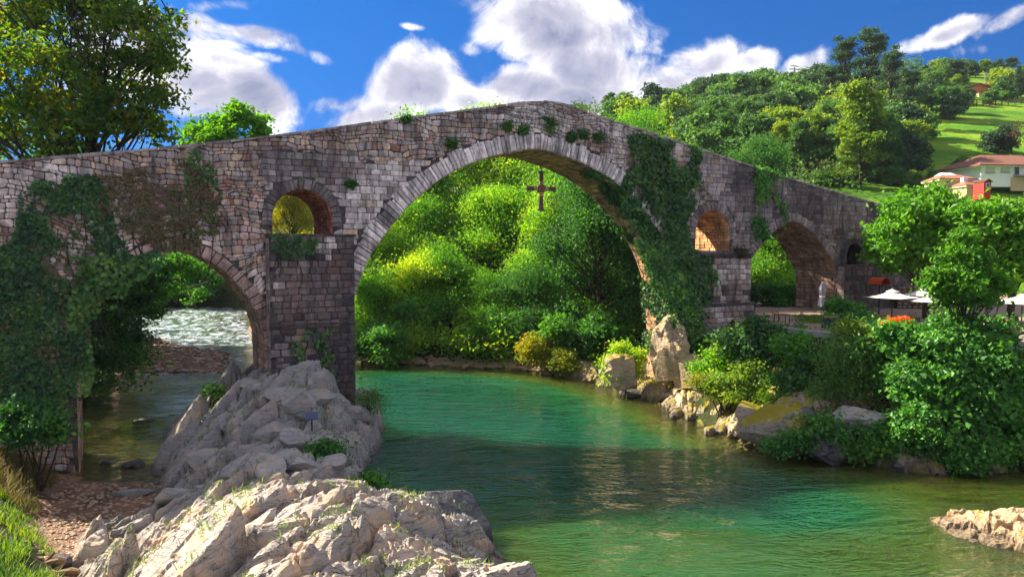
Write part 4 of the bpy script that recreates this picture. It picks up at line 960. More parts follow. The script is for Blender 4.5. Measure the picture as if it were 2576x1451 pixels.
def thicket():
    rg = np.random.default_rng(404); n = 6500; u = rg.uniform(880, 1640, n); v = 400+rg.random(n)**.9*505
    Y = 62.5+np.clip((905-v)/500, 0, 1)*27+5*(fbm(np.stack([u, v], -1)*.012, 3, 4)-.5)+rg.normal(size=n)*.8-4.5*sm(1330, 1560, u); C = np.array([at_y(a, b_, c) for a, b_, c in zip(u, v, Y)]); hole = fbm(np.stack([u, v*1.3], -1)*.02, 8, 4) > .44; C = C[hole]
    C = C[(C[:, 2] > ground(C[:, 0], C[:, 1])-.3) & ~(inpoly(C[:, :2], RIVER) & (C[:, 2] < 2.0))]; per = 15; P = np.repeat(C, per, 0)+rg.normal(size=(len(C)*per, 3))*np.array([.6, .6, .45]); N = unit(np.array([-.25, -.45, .5])+rg.normal(size=P.shape)*.75)
    V, Fc = leaves(P, N, .28*np.repeat(rg.uniform(.6, 1.4, len(C)), per), rg); half = len(Fc)//2
    o = tag(obj('undergrowth', make_mesh('undergrowth', V, [Fc]), MATS['leaf_slope']), 'tangle of leafy undergrowth filling the wooded far bank', kind='stuff')
    n = 7500; y = rg.uniform(86, 350, n); uu = 1440+rg.random(n)*870; x = (uu-CX)/FPX*y; z = ground(x, y)+rg.random(n)**1.5*(3+y*.018); k = (fbm(np.stack([x, y], -1)*.05, 6, 3) > .40) & ~((uu > 2060) & (y < 150) & (uu > 2060+(y-90)*2)); C = np.stack([x, y, z], -1)[k]
    per = 9; sz = np.repeat(.35+.0022*C[:, 1], per); P = np.repeat(C, per, 0)+rg.normal(size=(len(C)*per, 3))*np.array([1.3, 1.3, .8]); N = unit(np.array([-.2, -.35, .6])+rg.normal(size=P.shape)*.7); V, Fc = leaves(P, N, sz, rg)
    tag(obj('hillside_undergrowth', make_mesh('hillside_undergrowth', V, [Fc]), MATS['leaf_hill_slope']), 'ragged scrub filling the ground between the hillside trees', kind='stuff')
thicket()
BU = []
for s in range(4):
    rg = np.random.default_rng(300+s); L = [(rg.uniform(-1.3, 1.3), rg.uniform(-1.0, 1.0), rg.uniform(.7, 1.9), rg.uniform(.7, 1.3), rg.uniform(.7, 1.2), rg.uniform(.6, 1.0)) for _ in range(9)]
    BU.append(tree_meshes(330+s, 2.6, L, 300, 22, .22, .20, .06, 14, .45))
for i, (u, v, k, m, s, lab) in enumerate([
    (905, 905, 0, LD, 1.5, 'dark bush at the water beside the near pier'), (960, 905, 1, LD, 1.5, 'low dark bush on the stony far shore, second from the near pier'),
    (1050, 890, 2, LD, 1.6, 'rounded dark bush above the far shore stones'), (1130, 880, 3, LR, 1.6, 'olive bush above the far shore with an orange twig'),
    (1200, 905, 0, LF, 1.25, 'small bright bush overhanging the far shore stones'), (1290, 900, 1, LD, 1.5, 'dark bush behind the yellow bush on the far shore'),
    (1350, 925, 2, LY, 1.15, 'yellow bush leaning over the water at the far shore'), (1410, 935, 3, LY, .95, 'pale yellow green low bush beside the yellow bush'),
    (1460, 925, 0, LD, 1.6, 'dark bush close to the shaded end of the far shore'), (1540, 905, 1, LR, 1.5, 'yellow green shrub on the rock left of the ivy pier'),
    (1575, 880, 2, LR, 1.2, 'small shrub on top of the dark mossy rock by the ivy pier')]):
    q = at_z(u, v+12, .1); z = float(ground(q[0], q[1]+1)); place('riverbank_bush', lab, 'bush', BU[k], m, (q[0], q[1]+1.0, max(z, 0)-.15), s, i*1.1, 'bushes on the far shore')
# --- the big tree behind the near ramp, and its neighbours
def big_tree():
    rg = np.random.default_rng(21); Y = 46.0; base = at_y(150, 395, Y); bx, bz = base[0], float(ground(base[0], Y)); H = 30-bz; L = []
    for (u, v, r, dy) in [(60, 60, 130, 2), (190, 30, 120, 0), (320, 70, 95, -1), (395, 60, 62, 1), (90, 190, 150, -2), (240, 180, 130, 1), (360, 170, 80, 0), (425, 165, 42, 1), (300, 280, 110, -1), (400, 260, 60, 0), (60, 300, 140, 1),
                          (180, 330, 120, -2), (370, 330, 75, 1), (-100, 120, 180, 0), (-80, 330, 170, 2), (200, -110, 180, 0), (0, -100, 170, 1), (390, 120, 55, -2), (300, 20, 80, 2)]:
        q = at_y(u, v, Y+dy*1.8); k = r*Y/FPX; L.append((q[0]-bx, q[1]-Y, q[2]-bz, k, k*.9, k*.72))
    m = tree_meshes(22, H, L, 2600, 16, .46, .33, .36, 90, .36, gap=.425, lean=(2.6, 0), top=.80, fork=.5)
    place('broadleaf_tree', 'big tree with yellowing leaves rising behind the near ramp', 'tree', m, MATS['leaf_big_tree'], (bx, Y, bz), 1.0)
    bx2 = at_y(300, 360, 75)[0]
    L = []
    for (u, v, r) in [(480, 335, 26), (525, 325, 34), (570, 310, 40), (610, 300, 34), (645, 310, 26), (655, 325, 22), (600, 280, 22), (560, 360, 60), (640, 345, 34), (500, 370, 50)]:
        q = at_y(u, v, 75.0); k = r*75/FPX; L.append((q[0]-bx2, rg.uniform(-.8, .8), q[2]-5, k, k, k*.8))
    m = tree_meshes(23, 18.5, L, 480, 16, .42, .42, .25, 24, .35, gap=.36, lean=(10, 0))
    place('broadleaf_tree', 'small yellow green tree top above the parapet right of the big tree', 'tree', m, MATS['leaf_fresh'], (bx2, 75, 5), 1.0)
big_tree()
# trees seen through the first arch and its window
for i, (u, v, Y, k, m, s, lab) in enumerate([
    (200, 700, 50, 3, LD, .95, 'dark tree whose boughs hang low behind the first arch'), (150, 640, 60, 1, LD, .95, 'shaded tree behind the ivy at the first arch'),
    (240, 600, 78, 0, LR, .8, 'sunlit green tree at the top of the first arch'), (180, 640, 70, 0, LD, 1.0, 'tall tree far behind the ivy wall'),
    (665, 640, 98, 3, LY, .62, 'yellow bush on the bank beyond the rapids'), (555, 600, 131, 3, LR, 1.0, 'green tree in the middle of the far end of the rapids'), (490, 600, 129, 3, LD, .95, 'dark bush at the far end of the rapids'), (615, 600, 131, 3, LF, .95, 'bright bush at the far end of the rapids'), (735, 600, 100, 2, LY, .70, 'yellow tree framed by the first small window'),
    (740, 600, 125, 1, LR, .7, 'green tree beyond the rapids behind the near pier'), (525, 600, 134, 1, LF, .66, 'distant green tree upstream at the end of the rapids'), (650, 600, 128, 3, LR, .95, 'distant tree standing upstream beside the river')]):
    p = at_y(u, v, Y); z = float(ground(p[0], p[1])); place('riverside_tree', lab, 'tree', PR[k], m, (p[0], Y, max(z, .1)-.2), s, 2+i*1.7, 'trees behind the near half of the bridge')
def hanging_boughs():
    rg = np.random.default_rng(8); L = []; US = []
    o = empty('overhanging_tree', (*at_z(250, 930, 1.0)[:2], 1.0)); b = MB(); Y = 43.0; ox, oy = o.location.x, o.location.y
    for (u, v, r, dy) in [(195, 760, 50, 0), (235, 700, 52, 1), (240, 820, 46, 0), (215, 890, 42, -1), (300, 740, 46, 2), (310, 680, 46, 3), (370, 700, 42, 4), (420, 672, 36, 5), (350, 760, 34, 3), (300, 840, 28, 1), (470, 690, 24, 6), (500, 680, 26, 7), (455, 655, 32, 6), (540, 705, 16, 7), (400, 745, 22, 4), (205, 960, 30, -1), (440, 730, 16, 5), (510, 735, 12, 7), (340, 810, 18, 2), (480, 760, 9, 6), (265, 900, 40, 0), (255, 960, 26, -.5), (300, 800, 34, 1), (340, 850, 26, 2), (380, 780, 28, 3)]:
        US.append(u)
        q = at_y(u, v, Y+dy); k = r*Y/FPX; L.append((q[0]-ox, q[1]-oy, q[2]-1, k, k, k*.75)); limb(b, (-3, 2, 2.5), (q[0]-ox, q[1]-oy, q[2]-1), .10, .02, rg, 7, .06)
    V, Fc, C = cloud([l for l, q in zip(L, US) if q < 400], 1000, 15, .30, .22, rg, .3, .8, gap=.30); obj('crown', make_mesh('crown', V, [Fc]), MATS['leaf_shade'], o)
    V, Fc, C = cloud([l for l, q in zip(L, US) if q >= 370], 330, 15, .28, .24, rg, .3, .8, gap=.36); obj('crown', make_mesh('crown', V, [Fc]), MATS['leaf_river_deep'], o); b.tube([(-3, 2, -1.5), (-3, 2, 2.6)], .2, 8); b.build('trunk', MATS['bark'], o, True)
    tag(o, 'dark leafy boughs drooping to the water inside the first arch', 'tree')
hanging_boughs()

# --- ivy on the bridge
def ivy(label, polys, dens, size, seed, lm, thick=.18, front=0.0, thin=.44, bulge=None, nscale=.55):
    rg = np.random.default_rng(seed); o = empty('ivy_creeper', (BP[0], BP[1], 0), TH); Ps = []; b = MB()
    for pi, poly in enumerate(polys):
        W = np.array([br(u, v, front) for u, v in poly]); lo, hi = W.min(0), W.max(0); n = int(np.prod(hi-lo)*dens)
        S = rg.uniform(lo, hi, (n, 2)); J = S+1.1*np.stack([fbm(S*.8, seed, 4)-.5, fbm(S*.8+7, seed+1, 4)-.5], -1)*1.2
        S = S[inpoly(J, W)]; f = fbm(S*nscale, seed+2, 4); S = S[f+rg.normal(size=len(f))*.05 > thin]; Ps.append(S)
        for _ in range(int(6+len(S)/500)):
            if len(S) < 8: break
            p = S[rg.integers(len(S))]; q = p+np.array([rg.uniform(-.6, .6), -rg.uniform(1, 3.5)]); t = np.linspace(0, 1, 6)[:, None]; L = q+(p-q)*t+np.sin(t*7)*.06
            b.tube(np.stack([L[:, 0], np.full(6, front-.11), L[:, 1]], -1), .022, 4, cap=False)
    S = np.concatenate(Ps); f = fbm(S*.9, seed+5, 4)
    S = S[(ztop(S[:, 0])+.15 > S[:, 1])]; f = fbm(S*.9, seed+5, 4)
    dep = .12+thick*np.clip(f*2-.5, 0, 1)*rg.random(len(S))*1.6
    if bulge is not None: dep = dep+bulge(S)*rg.uniform(.55, 1.0, len(S))
    P = np.stack([S[:, 0], front-dep, S[:, 1]], -1); N = unit(np.array([0, -1, .35])+rg.normal(size=P.shape)*.42)
    V, Fc = leaves(P, N, size, rg, .85, 1.2, .12)
    obj('leaves', make_mesh('leaves', V, [Fc]), lm, o); b.build('stems', MATS['bark'], o)['kind'] = 'stuff'
    return tag(o, label, 'ivy')
IV = MATS['leaf_ivy']
ivy('thick dark ivy covering the wall left of the first arch', [[(50, 560), (60, 490), (110, 460), (190, 440), (255, 450), (275, 560), (340, 640), (420, 640), (350, 700), (230, 740), (205, 960), (170, 1090), (60, 1080), (-30, 1000), (-30, 650), (30, 620)]], 190, .19, 31, IV, .22, thin=.395)
ivy('reddish thin creeper above the first arch', [[(230, 440), (330, 430), (440, 400), (520, 450), (555, 560), (500, 620), (420, 630), (330, 635), (270, 600), (250, 520)]], 120, .17, 32, MATS['leaf_ivy_red'], .10, thin=.47, nscale=.9)
ivy('green trailing creeper under the parapet between tree and window', [[(460, 380), (510, 375), (540, 470), (560, 560), (500, 560), (470, 470)]], 80, .20, 33, IV, .10, thin=.45)
ivy('reddish creeper woven through the ivy on the near wall', [[(60, 600), (200, 560), (300, 640), (240, 740), (200, 900), (100, 960), (0, 900), (0, 700)]], 40, .20, 44, MATS['leaf_ivy_red'], .15, thin=.47, nscale=.9)
ivy('curtain of ivy hanging over the near half of the first arch', [[(200, 640), (430, 622), (380, 670), (300, 740), (240, 830), (215, 1000), (190, 1000), (170, 800)]], 150, .22, 34, IV, .55, thin=.37)
ivy('dense ivy from parapet to bank over the second pier', [[(1570, 335), (1640, 345), (1760, 385), (1750, 460), (1745, 520), (1725, 560), (1730, 620), (1765, 645), (1785, 690), (1755, 760), (1750, 815), (1770, 900), (1700, 900), (1640, 760), (1600, 650), (1570, 540), (1555, 470), (1572, 420)]], 150, .25, 35, IV, .35, thin=.34,
    bulge=lambda S: np.where(S[:, 1] < 9.6, .85+.5*sm(9, 4, S[:, 1]), .15*sm(11.5, 9.6, S[:, 1])))
def soffit_ivy():
    rg = np.random.default_rng(90); o = empty('ivy_creeper', (BP[0], BP[1], 0), TH); P = resample(smooth_poly(A_MAIN, 1), .05); P = P[(P[:, 0] > 4) & (P[:, 1] > 2.5)]
    i = rg.integers(0, len(P)-1, 5200); T = P[i+1]-P[i]; T /= np.linalg.norm(T, axis=1)[:, None]; N2 = np.stack([T[:, 1], -T[:, 0]], -1); y = rg.uniform(-.2, 4.0, len(i))
    f = fbm(np.stack([P[i, 1]*.8, y*.9], -1), 91, 4)+.45*sm(3.4, 0, y)+.10*sm(13, 8, P[i, 1])-.30*sm(12.6, 14.4, P[i, 1])-.12*sm(6.5, 4, P[i, 1])*sm(1.4, 3, y); k = f > .60; i, y, N2 = i[k], y[k], N2[k]; d = rg.uniform(.05, .35, len(i))
    Q = np.stack([P[i, 0]+N2[:, 0]*d, y, P[i, 1]+N2[:, 1]*d], -1); N = unit(np.stack([N2[:, 0], np.full(len(i), -.5), N2[:, 1]+.3], -1)+rg.normal(size=Q.shape)*.4); V, Fc = leaves(Q, N, .25, rg, .85, 1.2, .12)
    obj('leaves', make_mesh('leaves', V, [Fc]), MATS['leaf_ivy'], o); b = MB()
    for _ in range(14): j = rg.integers(len(Q)); b.tube([Q[j], Q[j]+np.array([.1, .1, -1.2])], .02, 4)
    b.build('stems', MATS['bark'], o)['kind'] = 'stuff'; tag(o, 'ivy hanging inside the great arch from the vault of the second pier', 'ivy')
soffit_ivy()
ivy('red tinged creeper beside the dense ivy near the second window', [[(1560, 420), (1640, 380), (1770, 430), (1790, 520), (1700, 560), (1600, 500)]], 28, .22, 36, MATS['leaf_ivy_red'], .35, thin=.50)
ivy('green ivy hanging from the parapet over the far arch', [[(1895, 418), (1975, 440), (1985, 500), (1975, 560), (1950, 600), (1900, 610), (1880, 540), (1900, 480)]], 105, .24, 37, MATS['leaf_river_deep'], .2, thin=.36)
ivy('ivy fringe on the sill of the first window', [[(675, 592), (800, 594), (790, 625), (740, 645), (690, 650), (672, 640)]], 120, .19, 38, IV, .12, front=-.8, thin=.42)
ivy('weeds growing on the lower part of the near pier', [[(760, 830), (860, 830), (870, 960), (800, 930), (750, 900), (720, 860)]], 60, .18, 39, IV, .15, front=-.8, thin=.52, nscale=1.2)
for k, (u, v, r, lab) in enumerate([(1133, 362, 13, 'dark tuft on the wall left of the crown of the great arch'), (1272, 318, 15, 'dark tuft under the parapet left of the peak'), (1383, 312, 24, 'dark tuft under the very peak of the bridge'), (1310, 330, 10, 'small dark tuft between the two tufts under the peak'), (1435, 345, 13, 'dark tuft just above the ring right of its crown'), (1465, 340, 15, 'round dark tuft, second right of the crown of the ring'), (1502, 345, 16, 'round dark tuft, third right of the crown of the ring'), (1430, 345, 9, 'little tuft at the ring stones'), (1020, 300, 8, 'little weed at the parapet above the near spandrel'), (880, 465, 8, 'little weed in a joint near the first window'), (1840, 635, 22, 'reddish brown bush growing on the ledge by the second window')]):
    c = br(u, v); rg = np.random.default_rng(500+k); kk = r*(44+c[0]*.47)/FPX; o = empty('wall_tuft', (BP[0], BP[1], 0), TH); L = [(c[0], -.12-(.8 if k == 10 else 0), c[1], kk, .35, kk)]
    V, Fc, _ = cloud(L, 60, 9, .10, .16, rg, .2, 1.0); obj('leaves', make_mesh('leaves', V, [Fc]), IV if k < 10 else MATS['leaf_dry'], o); tag(o, lab, 'plant')

# --- shrubs on the right bank
def shrub(name, label, spec, Yd, leafm, size, ncl, per, seed, foot, wid=.7, rc=.32, shell=.35, stems=10, cat='shrub'):
    rg = np.random.default_rng(seed); fx = at_y(foot[0], foot[1], Yd); fz = max(float(ground(fx[0], Yd)), float(outcrop_z(np.array([[fx[0]]]), np.array([[Yd]]))[0, 0]) if name == 'rock_bush' else -9); o = empty(name, (fx[0], Yd, fz)); L = []
    for (u, v, r, dy) in spec:
        q = at_y(u, v, Yd+dy); k = r*(Yd+dy)/FPX; L.append((q[0]-fx[0], dy, (q[2]-fz if name != 'rock_bush' else max(k*.5, min(q[2]-fz, 1.1))), k, k, k*.8))
    V, Fc, C = cloud(L, ncl, per, rc*(2.2 if name == 'rock_bush' else 1), size, rg, shell*(.3 if name == 'rock_bush' else 1), .6, wid); obj('leaves', make_mesh('leaves', V, [Fc]), leafm, o)
    b = MB()
    for _ in range(stems): limb(b, (rg.uniform(-.4, .4), rg.uniform(-.3, .3), -.3), C[rg.integers(len(C))], .05, .012, rg, 6, .08)
    b.build('stems', MATS['bark'], o, True)['kind'] = 'stuff'
    return tag(o, label, cat)
FG = MATS['leaf_fig']
shrub('fig_shrub', 'large fig shrub with big hand shaped leaves on the right bank', [(2330, 870, 75, 1), (2420, 850, 80, 1), (2480, 900, 90, 0), (2380, 940, 90, 0), (2300, 960, 70, 0), (2460, 1000, 95, -.5), (2540, 960, 80, 0), (2350, 1030, 80, -.5), (2420, 1080, 80, -1), (2520, 1070, 80, -.5), (2250, 850, 55, 1.5), (2570, 1040, 60, 0), (2400, 820, 45, 1), (2500, 830, 45, 1.5)], 35.0, FG, .25, 1500, 17, 5, (2420, 1150), .8, .30)
shrub('hanging_shrub', 'shrub with pale round leaves trailing into the water below the fig', [(2300, 1060, 60, 0), (2380, 1120, 62, -.3), (2450, 1140, 60, -.3), (2400, 1165, 40, -.6), (2520, 1130, 55, 0), (2340, 1110, 50, 0), (2570, 1120, 50, 0), (2440, 1180, 22, -.8), (2250, 1100, 50, .3)], 33.6, FG, .19, 900, 16, 6, (2420, 1170), .85, .2)
shrub('bank_shrub', 'grey green bushy shrub in the middle of the right bank', [(2110, 900, 60, 0), (2160, 880, 60, .5), (2200, 940, 60, 0), (2130, 960, 55, 0), (2080, 990, 45, 0), (2190, 1000, 60, 0), (2150, 830, 42, 1.5)], 37.5, MATS['leaf_hill_mid'], .17, 640, 17, 7, (2150, 1050), .6)
shrub('bank_shrub', 'dark shrub overhanging the water between grey rock and fig', [(2060, 1080, 48, 0), (2120, 1100, 52, 0), (2180, 1090, 55, -.3), (2230, 1120, 52, -.3), (2290, 1130, 50, -.3), (2010, 1110, 40, 0), (1960, 1120, 30, -.2), (2160, 1130, 40, -.6), (2330, 1150, 36, -.4)], 34.8, LD, .20, 620, 16, 8, (2150, 1140), .65)
shrub('dry_bramble', 'brown dry bramble on the bank above the dark shrub', [(2110, 1040, 40, 0), (2160, 1050, 45, 0), (2200, 1030, 36, .2), (2060, 1050, 26, .2)], 36.2, MATS['leaf_dry'], .14, 190, 14, 9, (2140, 1090), .4)
shrub('ivy_hedge', 'dark ivy mound tumbling from the terrace beside the second pier', [(1900, 830, 40, 0), (1950, 850, 48, 0), (2010, 860, 45, 0), (2060, 870, 42, 0), (1880, 880, 46, -.5), (1940, 910, 46, -.8), (2010, 920, 42, -.8), (2070, 920, 36, -.6), (1840, 850, 36, .5), (1900, 950, 40, -1.2), (1960, 960, 32, -1.2)], 44.0, IV, .22, 780, 17, 10, (1960, 960), .85)
shrub('bank_shrub', 'yellow green shrub between the yellow mossed rock and the ivy mound', [(1810, 900, 36, 0), (1850, 930, 38, 0), (1800, 950, 30, -.5), (1870, 970, 34, -.5), (1760, 930, 22, 0)], 44.5, LR, .20, 330, 15, 12, (1830, 960), .6)
shrub('terrace_shrub', 'leafy green and yellow shrub standing at the terrace edge by the folded parasol', [(2100, 770, 24, 0), (2140, 785, 26, 0), (2170, 800, 24, 0), (2120, 800, 20, 0)], 47.0, FG, .22, 170, 13, 13, (2130, 820), .8)
shrub('bank_shrub', 'straggly olive shrub in front of the terrace tables', [(2120, 830, 28, 0), (2170, 835, 34, 0), (2220, 840, 30, 0), (2160, 870, 36, 0), (2230, 880, 36, 0)], 38.6, MATS['leaf_hill_light'], .16, 300, 12, 14, (2170, 900), .5)
shrub('bank_grass_plant', 'bright tuft of long leaves between the ivy mound and the mossed rock', [(1840, 1000, 14, 0), (1940, 1010, 26, 0), (1980, 1000, 28, 0), (2010, 1030, 20, 0)], 39.6, MATS['leaf_grass'], .26, 160, 12, 15, (1950, 1030), .18)
shrub('wall_bottom_shrub', 'green shrub at the foot of the ivy wall by the beach', [(60, 1040, 46, 0), (110, 1060, 40, -.3), (60, 1090, 40, -.4), (130, 1090, 30, -.3), (20, 1060, 40, 0)], 29.5, LD, .20, 330, 14, 16, (80, 1120), .7)
shrub('rock_bush', 'small green bush in the rock cleft below the near pier', [(800, 1090, 22, 0), (830, 1110, 24, 0), (810, 1120, 18, -.2), (840, 1090, 14, 0)], 28.6, LD, .13, 200, 12, 17, (815, 1130), .6, .12)
shrub('rock_bush', 'leafy sprig at the water below the rock shelf', [(920, 1205, 18, 0), (945, 1195, 14, 0), (900, 1225, 14, 0), (960, 1215, 9, 0)], 29.3, FG, .16, 70, 9, 18, (920, 1235), .7, .12)
shrub('rock_bush', 'sparse grey bush on the rock corner right of the near pier', [(925, 940, 20, 0), (940, 970, 22, 0), (930, 1000, 24, 0), (945, 1030, 16, 0)], 37.0, MATS['leaf_hill_mid'], .14, 120, 9, 19, (920, 1030), .4, .16)
shrub('rock_bush', 'little dark plant at the left lip of the outcrop', [(545, 985, 16, 0), (530, 975, 10, 0)], 36.0, IV, .16, 60, 9, 20, (545, 1000), .7, .1)
shrub('bank_shrub', 'low ivy and shrub cover on the slope under the second pier', [(1690, 850, 34, 1), (1740, 860, 34, .5), (1770, 890, 30, 0), (1720, 900, 26, 0), (1800, 870, 34, .6), (1660, 870, 22, 1)], 47.5, IV, .22, 420, 16, 24, (1730, 900), .8)
shrub('bank_shrub', 'leafy olive shrub above the broad mossed boulder', [(1800, 970, 26, 0), (1850, 960, 30, .3), (1890, 990, 30, 0), (1920, 960, 30, .5), (1880, 930, 30, 1)], 41.5, MATS['leaf_hill_light'], .19, 330, 15, 25, (1850, 990), .7)
shrub('bank_shrub', 'dark thicket between ivy mound and grey green shrub', [(1980, 960, 36, 0), (2030, 970, 36, 0), (2060, 1000, 34, -.4), (1990, 1000, 30, -.5), (2040, 920, 34, .5)], 39.8, LD, .20, 420, 15, 26, (2010, 1000), .7)
shrub('bank_shrub', 'green creeper tumbling down the slope under the terrace wall', [(1985, 872, 30, 0), (2030, 862, 30, .3), (2055, 892, 30, 0), (2010, 905, 28, -.3), (2075, 865, 26, .3)], 41.6, FG, .18, 480, 15, 33, (2020, 910), .8)
shrub('bank_shrub', 'dark bush filling the shade behind the far arch', [(1890, 745, 34, 0), (1930, 735, 36, .5), (1975, 740, 34, .5), (2010, 750, 26, 0), (1950, 765, 24, -.5)], 62.0, LD, .26, 420, 15, 27, (1940, 770), .7)
shrub('bank_shrub', 'yellow green shrub spilling over the rock left of the ivy pier', [(1540, 915, 26, .4), (1570, 905, 28, .4), (1600, 895, 24, .4), (1545, 945, 22, 0), (1585, 935, 26, 0), (1560, 880, 18, .8)], 50.2, LR, .18, 420, 15, 28, (1570, 950), .7, .3, .2, 4)
shrub('bank_shrub', 'mossy yellow shrub spreading over the bank rocks', [(1800, 985, 22, 0), (1850, 1000, 24, -.2), (1760, 960, 20, .4), (1900, 1020, 22, -.4)], 42.0, LY, .15, 240, 14, 29, (1820, 1000), .6)
# young tree before the parasols and the bright crowns behind them
def right_trees():
    def mk(name, lab, Y, foot, spec, leafm, size, ncl, per, seed, tr, gap=0.0, rc=.3, wid=.62):
        rg = np.random.default_rng(seed); f = at_y(foot[0], foot[1], Y); fz = float(ground(f[0], Y)); L = []
        for (u, v, r, dy) in spec:
            q = at_y(u, v, Y+dy); k = r*Y/FPX; L.append((q[0]-f[0], dy, q[2]-fz, k, k, k*.8))
        m = tree_meshes(seed, max(l[2] for l in L), L, ncl, per, rc, size, tr, 40, .42, wid, gap)
        return place(name, lab, 'tree', m, leafm, (f[0], Y, fz))
    mk('young_tree', 'young bright green tree standing before the white parasols', 35.6, (2420, 790), [(2420, 600, 26, 0), (2400, 650, 40, 0), (2450, 660, 40, .3), (2370, 700, 45, 0), (2430, 710, 50, -.3), (2490, 710, 42, .3), (2390, 745, 42, 0), (2460, 750, 42, 0), (2340, 720, 26, 0), (2520, 730, 26, 0)], LF, .26, 460, 15, 61, .11, .30, .22, .5)
    mk('broadleaf_tree', 'wide bright green tree crown behind the terrace, next to the bridge end', 50.0, (2330, 760), [(2240, 590, 55, 0), (2280, 540, 60, 0), (2340, 520, 65, 1), (2300, 610, 60, 0), (2220, 640, 40, -.5), (2380, 580, 70, 1), (2260, 660, 40, 0), (2400, 540, 52, 2), (2340, 660, 45, 0)], LF, .34, 820, 17, 62, .22, .30, .36)
    mk('broadleaf_tree', 'big green tree at the edge of view over the terrace', 47.0, (2540, 800), [(2450, 545, 48, 0), (2520, 535, 50, 1), (2590, 550, 66, 0), (2500, 580, 75, 0), (2570, 620, 80, 0), (2460, 600, 50, 1), (2540, 680, 60, 0), (2650, 590, 80, 1), (2620, 680, 60, 1)], LF, .34, 850, 17, 63, .25, .32, .36)
right_trees()
# --- hillside trees: a few kinds, copied
def hill_protos():
    P = {}
    for s, (nm, H, R0, n, lo, ncl) in enumerate([('round', 12, 5.0, 15, .2, 560), ('tall', 20, 4.6, 20, .2, 700), ('bushy', 7, 4.2, 12, .12, 420)]):
        rg = np.random.default_rng(700+s); P[nm] = tree_meshes(710+s, H, broad_lobes(H, R0, n, rg, lo), ncl, 14, .5, .62, .28, 16, .5, gap=.34)
        rg = np.random.default_rng(750+s); P[nm+'2'] = tree_meshes(760+s, H, broad_lobes(H, R0*.9, n+2, rg, lo), ncl, 14, .5, .62, .28, 16, .45, gap=.37)
    rg = np.random.default_rng(5); L = []
    for i in range(30): f = rg.uniform(.34, 1.0); a = i*2.4; r = 4.6*rg.uniform(.3, 1.0)*(1.15-f*.7); k = rg.uniform(.9, 1.8); L.append((math.cos(a)*r, math.sin(a)*r, 24*f, k, k, k*.85))
    P['gum'] = tree_meshes(790, 24, L, 900, 10, .45, .48, .34, 60, .35, gap=.43, top=.95)
    L = [(0, 0, 15*f, 2.7*(1.05-f)+.25, 2.7*(1.05-f)+.25, 1.1) for f in np.linspace(.16, .98, 11)]; P['fir'] = tree_meshes(791, 15, L, 420, 14, .3, .5, .22, 10, .55, top=.95)
    L = [(rg.uniform(-2.6, 2.6), rg.uniform(-2, 2), rg.uniform(2.6, 6.0), 1.5, 1.5, 1.1) for _ in range(11)]; P['bare'] = tree_meshes(792, 6.5, L, 90, 9, .6, .34, .2, 130, .2, top=.7)
    return P
HP = hill_protos(); HD, HM, HL, DRY = (MATS[k] for k in ('leaf_hill_dark', 'leaf_hill_mid', 'leaf_hill_light', 'leaf_dry'))
PH = {'round': 12.5, 'tall': 20.5, 'bushy': 7.2, 'gum': 25, 'fir': 15.5, 'bare': 7.2}
def hill_tree(name, lab, u, vb, vt, kind, m, i, group=None, Y=None):
    p = hit(u, vb) if Y is None else None
    if p is None: q = at_y(u, vb, Y); p = np.array([q[0], Y, q[2]])
    Hh = (vb-vt)*p[1]/FPX; s = Hh/PH[kind.rstrip('2')]
    return place(name, lab, 'tree', HP[kind], m, (p[0], p[1], p[2]-.3), s*(1.2 if kind == 'gum' else 1.0), i*1.9, group, sz=s)
